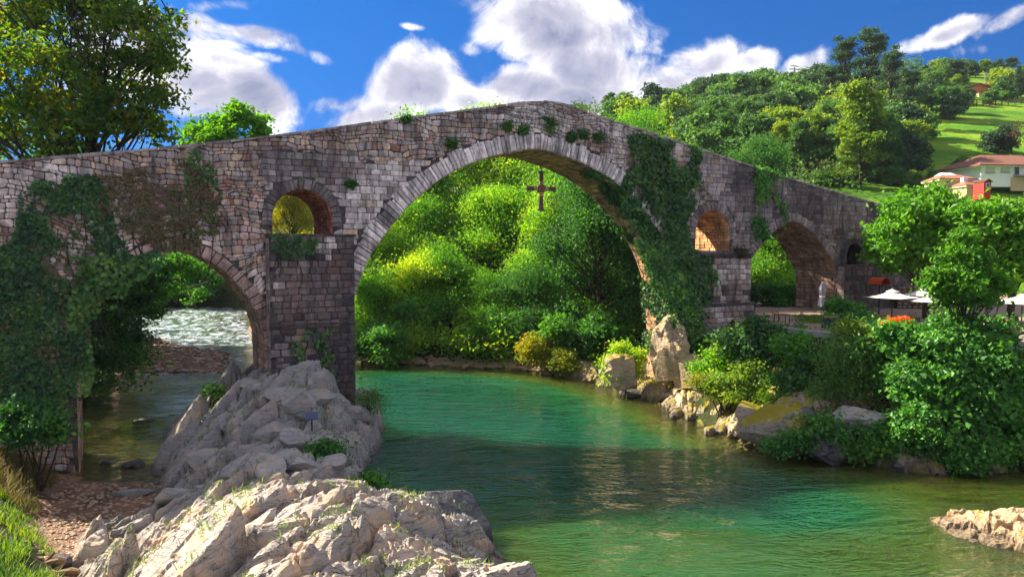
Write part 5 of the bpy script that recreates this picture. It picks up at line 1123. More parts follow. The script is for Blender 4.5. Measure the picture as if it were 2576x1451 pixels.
for i, (u, vb, vt, kd, m, lab) in enumerate([
    (2190, 300, 68, 'gum', HD, 'tallest dark eucalyptus on the hill, standing against the sky'), (2120, 300, 92, 'gum', HD, 'second tall eucalyptus left of the tallest one'), (2240, 310, 118, 'gum', HD, 'eucalyptus with open crown right of the tallest one'),
    (2285, 330, 165, 'gum', HD, 'shorter eucalyptus at the edge of the tall group'), (2085, 320, 165, 'gum', HD, 'lower eucalyptus at the near side of the tall group'),
    (2165, 465, 190, 'tall', HL, 'tall yellow green poplar below the eucalyptus group'), (2130, 470, 330, 'tall2', HL, 'yellow green tree at the foot of the tall poplar'), (2235, 470, 290, 'tall2', HM, 'pointed grey green tree right of the tall poplar'),
    (2290, 350, 255, 'round', HL, 'light green round tree at the corner of the meadow'), (2275, 455, 300, 'round2', HD, 'dark tree at the lower edge of the meadow'), (2200, 462, 380, 'tall', HM, 'short grey green tree between the two tall ones'),
    (1930, 420, 285, 'round', HL, 'spreading light green tree in the middle of the slope'), (1870, 425, 300, 'round2', HL, 'light green tree just over the far ramp'), (1890, 450, 370, 'bushy', LY, 'yellow tree low on the slope behind the far ramp'),
    (1985, 440, 380, 'bushy2', HL, 'yellow green bush above the far ramp'), (2060, 345, 255, 'round', HL, 'yellow green tree high on the slope under the eucalyptus'), (2030, 440, 330, 'round2', HM, 'green tree right of the spreading light tree'),
    (2090, 465, 395, 'bare', DRY, 'thin grey tree with few leaves above the bridge end'), (2045, 450, 400, 'bare', DRY, 'small bare tree behind the far ramp'),
    (1930, 215, 157, 'gum', HD, 'single dark tree with airy crown on the skyline'), (1845, 225, 185, 'gum', HD, 'tiny slim tree on the skyline left of the airy one'),
    (1720, 260, 190, 'fir', HD, 'dark pointed fir on the skyline'), (1770, 262, 190, 'round', HD, 'dark round tree at the left of the skyline clump'), (1800, 258, 186, 'round2', HD, 'dark round tree in the middle of the skyline clump'), (1825, 252, 180, 'round', HD, 'tallest dark round tree of the skyline clump'),
    (1750, 262, 198, 'round2', HD, 'lower dark tree between fir and skyline clump'),
    (2400, 215, 142, 'round', HD, 'dark hilltop tree above the orange house'), (2370, 220, 158, 'round2', HM, 'green hilltop tree left of the dark one'), (2440, 195, 145, 'round2', HD, 'small dark round tree by the yellow bush on the hilltop'), (2543, 180, 138, 'round', HD, 'round tree alone on the hilltop at the far right'), (2508, 178, 150, 'bushy', HD, 'low dark tree beside the lone hilltop tree'),
    (2345, 250, 175, 'round', HM, 'green tree below the hilltop left of the concrete pole'), (2330, 300, 215, 'round2', HM, 'bushy green tree under the concrete pole'), (2385, 285, 205, 'round', HM, 'large green tree left of the orange house'), (2430, 265, 225, 'bushy', HD, 'dark shrub below the orange house'), (2400, 300, 235, 'bushy2', HD, 'dark hedge tree at the top corner of the meadow'),
    (2520, 255, 205, 'bushy', HM, 'green shrub right of the orange house'), (2560, 250, 160, 'fir', HD, 'dark fir at the right edge of the hilltop'), (2490, 262, 225, 'bushy2', HM, 'shrub under the lattice pole'),
    (2545, 390, 300, 'bare', DRY, 'grey leafless tree on the meadow behind the white house'), (2510, 385, 318, 'bushy', HD, 'dark tree beside the leafless one on the meadow'), (2420, 432, 388, 'bushy', HM, 'olive bush at the foot of the meadow'), (2455, 440, 400, 'bushy2', HM, 'green bush left of the white house'),
    (1640, 330, 255, 'round', HM, 'green tree on the slope above the small tree tops'), (1760, 350, 265, 'tall2', HM, 'tree on the slope above the near part of the far ramp'), (1730, 330, 250, 'round2', HM, 'bluish green tree under the pointed fir'), (1830, 345, 245, 'round', HM, 'bushy tree under the skyline clump'), (1895, 335, 232, 'round2', HM, 'round tree under the tiny slim skyline tree'), (1960, 330, 222, 'tall', HM, 'tall dark tree under the airy skyline tree'), (2010, 270, 190, 'fir', HD, 'pointed dark tree below the first pylon'), (1945, 285, 215, 'round', HD, 'dark tree high on the slope below the skyline gap')]):
    hill_tree('hillside_tree', lab, u, vb, vt, kd, m, i, 'single trees on the hillside')
ORD = [''] + ['%d%s' % (i, {1: 'st', 2: 'nd', 3: 'rd'}.get(i if i < 20 else i % 10, 'th')) for i in range(1, 120)]
def wood():
    rg = np.random.default_rng(77); n = 0; kinds = ['round', 'round2', 'tall', 'bushy', 'tall2', 'bushy2']
    for row, (v0, step, u0, u1) in enumerate([(278, 30, 1440, 2080), (300, 32, 1460, 2110), (325, 34, 1560, 2120), (350, 36, 1600, 2150), (378, 38, 1650, 2300), (408, 40, 1720, 2290), (438, 46, 1780, 2280)]):
        u = u0; kk = 0
        while u < u1:
            vv = v0+rg.uniform(-9, 9)-(max(0, u-1700)*.10 if row < 3 else 0); p = hit(u, vv)
            k = kinds[rg.integers(len(kinds))]; Hm = rg.uniform(9, 15)
            mi = [1, 0, 2, 2, 1][rg.integers(5)] if row > 2 else [0, 1, 1][rg.integers(3)]; kk += 1
            place('wood_tree', '%s %s tree in the hillside wood, %s from left in %s row' % (('dark green', 'mid green', 'yellow green')[mi], {'r': 'round', 't': 'tall', 'b': 'low bushy'}[k[0]], ORD[kk], ORD[row+1]), 'tree', HP[k], (HD, HM, HL)[mi], (p[0], p[1], p[2]-.3), Hm/PH[k.rstrip('2')], rg.uniform(0, 6), 'trees of the dense wood'); n += 1
            u += step*rg.uniform(.7, 1.2)
    kk = 0
    for (v0, u0, u1, st) in [(262, 2300, 2440, 22), (245, 2310, 2576, 24), (228, 2320, 2580, 26), (210, 2300, 2590, 30), (192, 2330, 2500, 30), (420, 2290, 2330, 18), (390, 2300, 2325, 16), (350, 2305, 2330, 16)]:
        for u in np.arange(u0, u1, st):
            if 2420 < u < 2500 and 200 < v0 < 260: continue
            p = hit(u+rg.uniform(-8, 8), v0+rg.uniform(-4, 4)); k = kinds[rg.integers(len(kinds))]; mi = rg.integers(3); kk += 1
            place('wood_tree', '%s %s tree round the top of the meadow, %s from upper left' % (('dark green', 'mid green', 'yellow green')[mi], {'r': 'round', 't': 'tall', 'b': 'low bushy'}[k[0]], ORD[kk]), 'tree', HP[k], (HD, HM, HL)[mi], (p[0], p[1], p[2]-.3), rg.uniform(5, 9)/PH[k.rstrip('2')], rg.uniform(0, 6), 'trees round the meadow')
    for ii, u in enumerate(np.arange(1440, 1720, 13)):        # the far edge of the wood on the skyline
        p = hit(u, np.interp(u, [1440, 1600, 1720], [296, 285, 268])); k = ['round', 'fir', 'round2'][rg.integers(3)]
        place('wood_tree', 'small dark %s on the distant skyline, %s from the left' % ('fir' if k == 'fir' else 'round tree', ORD[ii+1]), 'tree', HP[k], HD, (p[0], p[1], p[2]-.3), rg.uniform(6, 11)/PH[k.rstrip('2')], rg.uniform(0, 6), 'row of trees on the skyline')
    nb = 0
    for u in np.arange(2040, 2560, 24):
        if rg.random() < .25: continue
        p = hit(u, np.interp(u, [2040, 2300, 2560], [470, 468, 452])); k = ['bushy', 'bushy2'][rg.integers(2)]
        if 2120 < u < 2230 or u > 2400: continue
        nb += 1; place('field_bush', 'low bush along the lower edge of the hillside field, %s from the left' % ORD[nb], 'bush', HP[k], HM, (p[0], p[1], p[2]-.2), rg.uniform(.28, .5), rg.uniform(0, 6), 'bushes along the field edge')
wood()
# ------------------------------------------------------------------ things people made
plain('white_wall', (.78, .77, .74), .8, .06, 2); plain('canvas', (.80, .78, .74), .85, .05, 2); plain('canvas_grey', (.34, .33, .40), .85, .15, 3)
plain('wood', (.24, .15, .09), .7, .3, 8); plain('dark_wood', (.09, .055, .035), .7, .3, 8); plain('dark_metal', (.03, .03, .035), .5, .2, 8, metal=.6); plain('steel', (.30, .31, .33), .5, .2, 4, metal=.6)
plain('roof_tile', (.30, .115, .065), .85, .35, 1.5); plain('roof_brown', (.20, .085, .06), .85, .35, 1.5); plain('orange_wall', (.55, .27, .09), .85, .15, 1.5); plain('red_wall', (.42, .035, .03), .7, .12, 2)
plain('ochre_wall', (.55, .42, .22), .85, .15, 2); plain('shutter', (.55, .52, .50), .7, .06, 2); plain('glass_dark', (.03, .04, .055), .15, .2, 2, .6); plain('brick', (.20, .085, .05), .9, .4, 2.2)
plain('ruin_stone', (.32, .22, .13), .9, .4, 3); plain('planter', (.05, .11, .13), .6, .2, 4); plain('concrete', (.30, .29, .28), .9, .3, 2.5); plain('bronze', (.15, .10, .075), .5, .35, 5, .5, .6); plain('gold', (.55, .27, .10), .45, .25, 6, .5, .4)
plain('skin', (.48, .26, .18), .6, .05, 5); plain('shirt_green', (.01, .26, .10), .8, .15, 8); plain('trousers', (.02, .02, .028), .8, .15, 8); plain('hair', (.07, .055, .05), .8, .2, 10); plain('panel_blue', (.02, .05, .12), .3, .2, 4, .5); plain('log', (.20, .13, .075), .9, .45, 4); plain('shirt_pale', (.5, .52, .55), .8, .1, 8); plain('lamp_red', (.55, .07, .02), .55, .2, 4)
# --- the cross hung under the great arch
def cross():
    c = at_y(1361, 475, 48.5); o = empty('hanging_cross', (c[0], 48.5, c[2]), TH*.55)
    tag(o, 'ornate bronze cross with two letters hung on chain below the great arch', 'cross')
    k = 48.5/FPX
    def arm(L, w0, w1, ang):
        b = MB(); pr = [(-w0/2, .14), (-w0/2*.9, L*.35), (-w1/2*.8, L*.86), (-w1/2*1.25, L*.90), (-w1/2*1.25, L*.97), (-w1/2*.5, L*.95), (0, L*1.03), (w1/2*.5, L*.95), (w1/2*1.25, L*.97), (w1/2*1.25, L*.90), (w1/2*.8, L*.86), (w0/2*.9, L*.35), (w0/2, .14)]
        P = np.array(pr); ca, sa = math.cos(ang), math.sin(ang); P = np.stack([P[:, 0]*ca+P[:, 1]*sa, -P[:, 0]*sa+P[:, 1]*ca], -1); b.prism(P[::-1], -.07, .07); a = b.build('arm', MATS['bronze'], o)
        g = MB()
        for f in np.linspace(.3, .82, 5 if L > 1.6 else 3):
            x, z = math.sin(ang)*L*f, math.cos(ang)*L*f; g.box((x, -.085, z), (.14, .05, .14), col=None)
        g.build('studs', MATS['bronze'], a); h = MB(); h.box((math.sin(ang)*.36, -.085, math.cos(ang)*.36), (.26, .07, .26)); h.build('gilt_plate', MATS['gold'], a)
    arm(46*k, .28, .34, 0); arm(57*k, .28, .40, math.pi); arm(39*k, .26, .36, -math.pi/2); arm(39*k, .26, .36, math.pi/2)
    b = MB(); th = np.linspace(0, 2*np.pi, 17)[:-1]; b.prism(np.stack([.30*np.cos(th), .30*np.sin(th)], -1), -.10, .10); hub = b.build('boss', MATS['bronze'], o)
    b = MB(); t2 = np.linspace(0, 2*np.pi, 15); b.tube(np.stack([.14*np.cos(t2), np.full(15, -.12), .14*np.sin(t2)], -1), .04, 6); b.build('boss_ring', MATS['gold'], hub)
    b = MB(); b.tube([(0, 0, 46*k), (0, 0, 15.9-c[2])], .02, 5)
    b.build('chain', MATS['dark_metal'], o)
    # the two letters hanging from the side arms
    def letter(x, pts, nm):
        b = MB()
        for p in pts: b.tube([(x+q[0], 0, q[1]) for q in p], .028, 6)
        b.tube([(x, 0, -.2), (x, 0, -.42)], .012, 4); b.build(nm, MATS['bronze'], o)
    letter(-.75, [[(-.30, -1.15), (0, -.42), (.30, -1.15)], [(-.17, -.85), (0, -1.02), (.17, -.85)], [(-.12, -.42), (.12, -.42)]], 'letter_alpha')
    om = lambda s: [(s*(.16+.16*math.sin(a)), -.78-.32*math.cos(a)*1.0) for a in np.linspace(-1.4, 4.4, 14)]
    letter(.75, [om(1), om(-1)], 'letter_omega')
cross()
# --- parasols, tables and chairs on the terrace
TZ = 5.3
def parasol(loc, half, hem, peak, rz, label, m='canvas', valance=.0):
    o = empty('parasol', (loc[0], loc[1], TZ), rz); tag(o, label, 'parasol', 'open parasols on the terrace')
    n = 9; g = np.linspace(-1, 1, n); X, Yy = np.meshgrid(g, g); r = np.maximum(abs(X), abs(Yy)); Z = hem+(peak-hem)*(1-r)**1.0-.10*np.sin(r*np.pi)*(1-abs(abs(X)-abs(Yy)))-.06*r**4*(1-np.minimum(abs(X), abs(Yy)))*0
    V = np.stack([X*half, Yy*half, Z], -1).reshape(-1, 3); i, j = np.meshgrid(np.arange(n-1), np.arange(n-1), indexing='ij'); q = np.stack([i*n+j, i*n+j+1, (i+1)*n+j+1, (i+1)*n+j], -1).reshape(-1, 4)
    b = MB(); b.put(V, [q]); b.put(V-np.array([0, 0, .02]), [q[:, ::-1]])
    if valance:
        for a in range(4):
            ca, sa = math.cos(a*math.pi/2), math.sin(a*math.pi/2); b.put([(ca*x-sa*half, sa*x+ca*half, z) for x, z in ((-half, hem), (half, hem), (half, hem-valance), (-half, hem-valance))], [[[0, 1, 2, 3]]])
    b.build('canopy', MATS[m], o)
    b = MB(); b.lathe([(.02, peak+.16), (.05, peak+.1), (.05, peak-.02), (.02, peak-.05)], k=8); b.build('finial', MATS['dark_wood'], o)
    b = MB(); b.put([(-.28, -.28, peak-.10), (.28, -.28, peak-.10), (.28, .28, peak-.10), (-.28, .28, peak-.10), (0, 0, peak+.06)], [[[0, 1, 4], [1, 2, 4], [2, 3, 4], [3, 0, 4]]]); b.build('vent_cap', MATS[m], o)
    b = MB(); b.tube([(0, 0, .0), (0, 0, peak-.06)], .035, 8); b.build('pole', MATS['dark_wood'], o)
    for a in range(8):
        e = (math.cos(a*math.pi/4), math.sin(a*math.pi/4)); f = half*(1.40 if a % 2 else .99); b = MB(); b.tube([(0, 0, peak-.10), (e[0]*f, e[1]*f, hem-.02)], .016, 4); b.build('rib', MATS['dark_wood'], o)
    b = MB(); b.lathe([(0, .0), (.42, .0), (.42, .07), (.08, .10), (.06, .35), (.0, .35)], k=12); b.build('base', MATS['concrete'], o)
for (u, v, Y, half, rz, lab, m) in [(2245, 738, 42.0, 1.08, .55, 'near white square parasol left of the young tree', 'canvas'), (2322, 733, 46.5, 1.0, .35, 'white parasol standing behind the two nearer ones', 'canvas'), (2350, 752, 41.0, 1.08, .7, 'white parasol half hidden by the young tree', 'canvas'), (2572, 752, 40.0, 1.5, .5, 'leaf shaded white parasol at the right edge above the diners', 'canvas')]:
    q = at_y(u, v, Y); h = max(1.85, q[2]-TZ-.22); parasol(q, half, h, h+.42, rz, lab, m, .0)
def folded():
    p = at_z(2068, 785, TZ); o = empty('folded_parasol', (p[0], p[1], TZ)); tag(o, 'closed grey lilac parasol tied upright under the far arch', 'parasol')
    th = np.linspace(0, 2*np.pi, 25)[:-1]; b = MB(); n = len(th); zs = [.42, .50, .8, 1.15, 1.2, 1.7, 2.15, 2.3]; rs = [.30, .30, .25, .15, .16, .22, .10, .03]
    V = [[(math.cos(a)*r*(1+.28*math.cos(a*6+z)), math.sin(a)*r*(1+.28*math.cos(a*6+z)), z) for a in th] for z, r in zip(zs, rs)]; V = np.array(V)
    i, j = np.meshgrid(np.arange(len(zs)-1), np.arange(n), indexing='ij'); j2 = (j+1) % n; b.put(V, [np.stack([i*n+j, i*n+j2, (i+1)*n+j2, (i+1)*n+j], -1).reshape(-1, 4)]); b.build('canopy', MATS['canvas_grey'], o)
    b = MB(); b.tube([(0, 0, 0), (0, 0, 2.42)], .03, 8); b.build('pole', MATS['dark_wood'], o); b = MB(); b.lathe([(0, 0), (.36, 0), (.36, .06), (.05, .1)], k=12); b.build('base', MATS['concrete'], o)
    b = MB(); b.lathe([(.20, 1.12), (.21, 1.17), (.20, 1.22)], k=12); b.build('tie', MATS['canvas'], o)
folded()
def make_table():
    o = empty('cafe_table')
    for k in range(5): b = MB(); b.box((0, -.32+k*.16, .735), (.80, .145, .03)); b.build('slat', MATS['wood'], o)
    for sx in (-1, 1):
        for sy in (-1, 1): b = MB(); b.tube([(sx*.34, sy*.34, 0), (sx*.34, sy*.34, .72)], .022, 6); b.build('leg', MATS['dark_metal'], o)
    b = MB(); b.box((0, 0, .70), (.70, .70, .03)); b.build('frame', MATS['dark_metal'], o); return o
def make_chair():
    o = empty('folding_chair')
    for k in range(5): b = MB(); b.box((0, -.18+k*.085, .45), (.42, .07, .018)); b.build('seat_slat', MATS['wood'], o)
    for k in range(4): b = MB(); b.box((0, .23+.02*k, .58+k*.10), (.42, .018, .07), rx=-.15); b.build('back_slat', MATS['wood'], o)
    for sx in (-1, 1):
        b = MB(); b.tube([(sx*.20, -.24, 0), (sx*.20, .18, .50), (sx*.20, .32, .95)], .016, 5); b.build('frame_side', MATS['dark_wood'], o)
        b = MB(); b.tube([(sx*.17, .30, 0), (sx*.17, -.16, .45)], .016, 5); b.build('leg', MATS['dark_wood'], o)
    return o
t0 = make_table(); c0 = make_chair(); first = {'t': True, 'c': True}
def put(proto, key, loc, rz, label, cat, group):
    o = proto if first[key] else copy_tree(proto); first[key] = False
    o.location = (float(loc[0]), float(loc[1]), TZ); o.rotation_euler = (0, 0, rz); tag(o, label, cat, group)
for i, (x, y, lab) in enumerate([(16.6, 45.5, 'wooden cafe table by the ivy mound near the second pier'), (21.0, 41.3, 'wooden cafe table under the near white parasol'), (22.4, 38.3, 'wooden cafe table behind the olive shrub'), (18.8, 43.6, 'wooden cafe table beside the blue green planter'), (23.6, 43.6, 'wooden cafe table under the rear parasol'), (25.2, 37.6, 'cafe table in front of the person in green')]):
    put(t0, 't', (x, y), i*.3, lab, 'table', 'cafe tables on the terrace')
for i, (x, y, rz, lab) in enumerate([(16.6, 46.4, 0, 'folding chair behind the table near the second pier'), (17.5, 45.4, -1.6, 'folding chair beside the table near the second pier'), (20.2, 41.9, .9, 'folding chair left of the table under the near parasol'), (21.3, 42.2, -.2, 'folding chair behind the table under the near parasol'), (21.9, 41.0, -1.8, 'folding chair right of the table under the near parasol'), (18.9, 44.5, 0, 'folding chair by the planter table'), (24.2, 44.4, 0, 'folding chair by the table under the rear parasol'), (24.9, 40.3, .3, 'folding chair in the row behind the diners, first from the young tree'), (25.8, 40.2, 0, 'folding chair in the row behind the diners, second from the young tree'), (26.7, 40.2, -.2, 'folding chair in the row behind the diners, last before the edge')]):
    put(c0, 'c', (x, y), rz, lab, 'chair', 'folding chairs on the terrace')
# --- people sitting at the table
def person(loc, rz, shirt, label, beard=False):
    o = empty('person', loc, rz); import bmesh
    me = bpy.data.meshes.new('body'); bm = bmesh.new(); lay = bm.verts.layers.skin.verify()
    pts = dict(pel=((0, 0, .50), .15), sp=((0, .03, .72), .145), ch=((0, .02, .93), .165), nk=((0, -.01, 1.10), .062), hd0=((0, -.02, 1.17), .08), hd=((0, -.02, 1.27), .098), tp=((0, -.01, 1.36), .07),
               sl=((-.19, .01, 1.01), .07), el=((-.26, -.10, .80), .05), wl=((-.14, -.36, .80), .034), hl=((-.08, -.44, .81), .03), sr=((.19, .01, 1.01), .07), er=((.27, -.08, .80), .05), wr=((.16, -.34, .84), .034), hr=((.09, -.41, .88), .03),
               kl=((-.13, -.42, .50), .085), al=((-.13, -.42, .10), .05), tl=((-.13, -.58, .05), .04), kr=((.13, -.42, .50), .085), ar=((.13, -.40, .10), .05), tr=((.13, -.56, .05), .04))
    vs = {k: bm.verts.new(v[0]) for k, v in pts.items()}
    for a, b2 in (('pel', 'sp'), ('sp', 'ch'), ('ch', 'nk'), ('nk', 'hd0'), ('hd0', 'hd'), ('hd', 'tp'), ('ch', 'sl'), ('sl', 'el'), ('el', 'wl'), ('wl', 'hl'), ('ch', 'sr'), ('sr', 'er'), ('er', 'wr'), ('wr', 'hr'), ('pel', 'kl'), ('kl', 'al'), ('al', 'tl'), ('pel', 'kr'), ('kr', 'ar'), ('ar', 'tr')): bm.edges.new((vs[a], vs[b2]))
    bm.verts.index_update()
    for k, v in pts.items(): vs[k][lay].radius = (v[1], v[1]); 
    vs['pel'][lay].use_root = True; bm.to_mesh(me); bm.free()
    for m in ('skin', shirt, 'trousers', 'hair'): me.materials.append(MATS[m])
    body = bpy.data.objects.new('body', me); COL.objects.link(body); body.modifiers.new('s', 'SKIN').use_smooth_shade = True; sd = body.modifiers.new('d', 'SUBSURF'); sd.levels = sd.render_levels = 2
    dg = bpy.context.evaluated_depsgraph_get(); dg.update(); m2 = bpy.data.meshes.new_from_object(body.evaluated_get(dg)); bpy.data.objects.remove(body)
    for p in m2.polygons:
        c = p.center; p.use_smooth = True
        p.material_index = 2 if c.z < .60 and not (abs(c.x) > .2 and c.y < -.2 and c.z > .7) else (0 if c.z > 1.085 or (c.y < -.20 and c.z > .74) else 1)
        if c.z < .60: p.material_index = 2
    body = bpy.data.objects.new('body', m2); COL.objects.link(body); body.parent = o
    V, Fc = ball(3, (.205, .225, .19), 3, .08, 0); V = V[:, :]; obj('hair', make_mesh('hair', V+np.array([0, .025, 1.325]), [Fc], True), MATS['hair'], o)
    b = MB(); b.put(*(lambda q: (q[0]+np.array([0, -.122, 1.235]), [q[1]]))(ball(4, (.035, .05, .05), 2, .05))); b.build('nose', MATS['skin'], o, True)
    for sx in (-1, 1):
        b = MB(); b.put(*(lambda q: (q[0]+np.array([sx*.036, -.105, 1.27]), [q[1]]))(ball(5, (.03, .02, .018), 2, .02))); b.build('eye', MATS['hair'], o, True)
        b = MB(); b.put(*(lambda q: (q[0]+np.array([sx*.10, -.01, 1.25]), [q[1]]))(ball(6, (.02, .045, .065), 2, .05))); b.build('ear', MATS['skin'], o, True)
        # hand: palm and five fingers
        b = MB(); hx, hy, hz = (sx*.085, -.45, .815 if sx < 0 else .885); b.box((hx, hy, hz), (.075, .09, .03))
        for f in range(4): b.tube([(hx-.028+f*.019, hy-.04, hz), (hx-.028+f*.019, hy-.085, hz-.002), (hx-.027+f*.018, hy-(.115, .125, .12, .105)[f], hz-.025)], .009, 5)
        b.tube([(hx-sx*.035, hy+.015, hz), (hx-sx*.06, hy-.02, hz-.005), (hx-sx*.062, hy-.055, hz-.015)], .010, 5); b.build('hand', MATS['skin'], o, True)
    b = MB(); b.tube([(-.03, -.112, 1.195), (0, -.118, 1.192), (.03, -.112, 1.195)], .006, 5); b.build('mouth', MATS['red_wall'], o)
    return tag(o, label, 'person', 'people sitting on the terrace')
q = at_z(2548, 834, TZ+.76); person((q[0]+.1, q[1]+.55, TZ), .35, 'shirt_green', 'person in a green shirt sitting at a cafe table on the terrace'); put(c0, 'c', (q[0]+.1, q[1]+.6), .35, 'folding chair the person in green sits on', 'chair', 'folding chairs on the terrace')
put(t0, 't', (q[0], q[1]-.1), .35, 'cafe table at which the person in green sits', 'table', 'cafe tables on the terrace')
q = at_y(2488, 828, 36.6); person((q[0], 36.6, TZ), -.3, 'shirt_pale', 'person in pale clothes half hidden by the fig leaves'); put(c0, 'c', (q[0], 36.65), -.3, 'folding chair the person in pale clothes sits on', 'chair', 'folding chairs on the terrace')
# planters with flowers
def planter(u, v, Y, dims, lab, leafm, fl=None):
    q = at_y(u, v, Y); o = empty('planter', (q[0], Y, TZ), .3); b = MB(); b.box((0, 0, dims[2]/2), dims, taper=1.12); b.build('box', MATS['planter'], o); b = MB(); b.box((0, 0, dims[2]+.02), (dims[0]*1.16, dims[1]*1.16, .05)); b.build('rim', MATS['planter'], o)
    rg = np.random.default_rng(int(u)); V, Fc, _ = cloud([(0, 0, dims[2]+.2, dims[0]*.55, .3, .22)], 60, 9, .08, .10, rg, .3); obj('leaves', make_mesh('leaves', V, [Fc]), MATS['leaf_fig'], o)
    if fl: V, Fc, _ = cloud([(0, 0, dims[2]+.42, dims[0]*.62, .35, .25)], 80, 9, .07, .10, rg, .5); obj('flowers', make_mesh('flowers', V, [Fc]), MATS[fl], o)['kind'] = 'stuff'
    return tag(o, lab, 'planter', 'planters along the terrace')
planter(2245, 828, 38.0, (1.3, .45, .5), 'planter of orange flowers at the terrace edge', 'leaf_fig', 'leaf_orange'); planter(2085, 828, 44.2, (.6, .5, .5), 'blue green box planter on the terrace corner', 'leaf_fig')
planter(2272, 795, 40.2, (.8, .4, .4), 'smaller planter of orange red flowers behind the first one', 'leaf_fig', 'leaf_orange')
# lamp hood and the ruined brick house by the bridge end
def ruin():
    Y = 62.0; k = Y/FPX; x0 = at_y(2196, 700, Y)[0]; x1 = at_y(2420, 700, Y)[0]; zt = at_y(2200, 640, Y)[2]; o = empty('ruined_house', (x0, Y, TZ), .15); tag(o, 'ruined brown brick house with dark arched openings behind the parasols', 'house')
    W = x1-x0; H = zt-TZ; outer = [(0, 0), (W, 0), (W, H*.9), (W*.75, H), (W*.5, H*.93), (W*.3, H*1.02), (0, H*.95)]; holes = []
    for cx in (1.1, 2.45, 4.3): holes.append([(cx+.38*math.cos(a), 1.15+1.15*max(0, math.sin(a))+(0 if 0 <= a <= math.pi else -.0)) for a in np.linspace(0, math.pi, 9)]+[(cx-.38, .15), (cx+.38, .15)])
    loops = [np.array(outer)]+[np.array(h)[::-1] for h in holes]; flat = np.concatenate(loops); n = len(flat); tr = np.array(tessellate_polygon([[Vector((a, c, 0)) for a, c in l] for l in loops]))
    V = np.concatenate([np.stack([flat[:, 0], np.full(n, y), flat[:, 1]], -1) for y in (0, .6)]); b = MB(); sides = []; kk = 0
    for l in loops: m = len(l); i = np.arange(m); sides.append(np.stack([kk+i, n+kk+i, n+kk+(i+1) % m, kk+(i+1) % m], -1)); kk += m
    b.put(V, [tr, tr[:, ::-1]+n, np.concatenate(sides)]); b.build('front_wall', MATS['brick'], o)
    b = MB(); b.box((W/2, 2.6, H*.45), (W, .3, H*.9)); b.build('rear_wall', MATS['brick'], o); b = MB(); b.box((.2, 1.45, H*.45), (.4, 2.0, H*.9)); b.build('side_wall', MATS['brick'], o); b = MB(); b.box((W/2, 1.45, H*.86), (W-.9, 1.9, .2)); b.build('ceiling', MATS['dark_wood'], o)
    # stones of the lower wall in front of it
    rg = np.random.default_rng(4); g = empty('garden_wall', (x0+.4, Y-3.0, TZ), .1); tag(g, 'low rubble stone wall behind the white parasols', 'wall'); b = MB(); b.box((2.4, 0, .62), (4.8, .4, 1.24)); b.build('core', MATS['mortar'], g); z = .0
    while z < 1.6:
        h = rg.uniform(.2, .3); x = 0.0
        while x < 4.8-1.2*z:
            w = rg.uniform(.3, .6); V, Fc = ball(rg.integers(900), (w*1.05, .5, h*1.08), 1, .25, 3); obj('stone', make_mesh('stone', V+np.array([x+w/2, -.12, z+h/2]), [Fc]), MATS['ruin_stone'], g); x += w
        z += h
    q = at_y(2213, 708, 54.0); o = empty('lantern_hood', (q[0], 54.0, TZ), .4); tag(o, 'red barrel shaped hood on a black post beside the bridge end', 'lamp'); th = np.linspace(0, np.pi, 11); P = [(.5*math.cos(a), q[2]-TZ-.2+.5*math.sin(a)) for a in th]
    b = MB(); b.prism(P+[(.46*math.cos(a), q[2]-TZ-.2+.46*math.sin(a)) for a in th[::-1]], -.55, .55); b.build('hood', MATS['lamp_red'], o); b = MB(); b.tube([(0, 0, 0), (0, 0, q[2]-TZ+.26)], .05, 8); b.build('post', MATS['dark_metal'], o); b = MB(); b.box((0, 0, q[2]-TZ-.25), (.7, .7, .06)); b.build('shelf', MATS['dark_metal'], o)
ruin()
# terrace kerb
TE = [TERR[i] for i in range(1, 6)]
b = MB()
for a, c in zip(TE[:-1], TE[1:]):
    m = (a+c)/2; d = c-a; b.box((m[0], m[1], TZ-.45), (np.linalg.norm(d)+.1, .35, 1.15), rz=math.atan2(d[1], d[0]))
tag(b.build('terrace_wall', MATS['concrete']), 'low grey retaining wall along the terrace edge', 'wall')
# --- houses on the hillside
def house(o, W, D, H, wallm, roofm, rise, over=.5, wins=(), base=0.0, chim=False):
    b = MB(); b.box((W/2, D/2, H/2+base/2-.8), (W, D, H-base+1.6)); b.build('wall', MATS[wallm], o)
    b = MB(); x0, x1, y0, y1 = -over, W+over, -over, D+over; ym = D/2; hx = min(D/2, W/3)
    V = [(x0, y0, H), (x1, y0, H), (x1, y1, H), (x0, y1, H), (x0+hx, ym, H+rise), (x1-hx, ym, H+rise)]; V2 = [(p[0], p[1], p[2]-.18) for p in V[:4]]
    b.put(V+V2, [[[0, 1, 5, 4], [2, 3, 4, 5], [6, 9, 8, 7], [0, 6, 7, 1], [1, 7, 8, 2], [2, 8, 9, 3], [3, 9, 6, 0]], ]); b.put([V[1], V[2], V[5], V[3], V[0], V[4]], [[[0, 1, 2], [3, 4, 5]]]); rf = b.build('roof', MATS[roofm], o)
    b = MB(); b.box((W/2, D/2, H-.24), (W+over*1.8, D+over*1.8, .10)); b.build('eaves', MATS['white_wall'], rf)
    if chim: b = MB(); b.box((W*.3, D*.6, H+rise*.8), (.7, .7, 1.4)); b.build('chimney', MATS['white_wall'], rf)
    for (x, z, w, h, sm_) in wins:
        b = MB(); b.box((x, -.02, z), (w+.24, .12, h+.24)); f = b.build('window', MATS['shutter'], o); b = MB(); b.box((x, -.09, z), (w, .06, h)); b.build('pane', MATS[sm_], f); b = MB(); b.box((x, -.14, z-h/2-.16), (w+.4, .24, .10)); b.build('sill', MATS['concrete'], f)
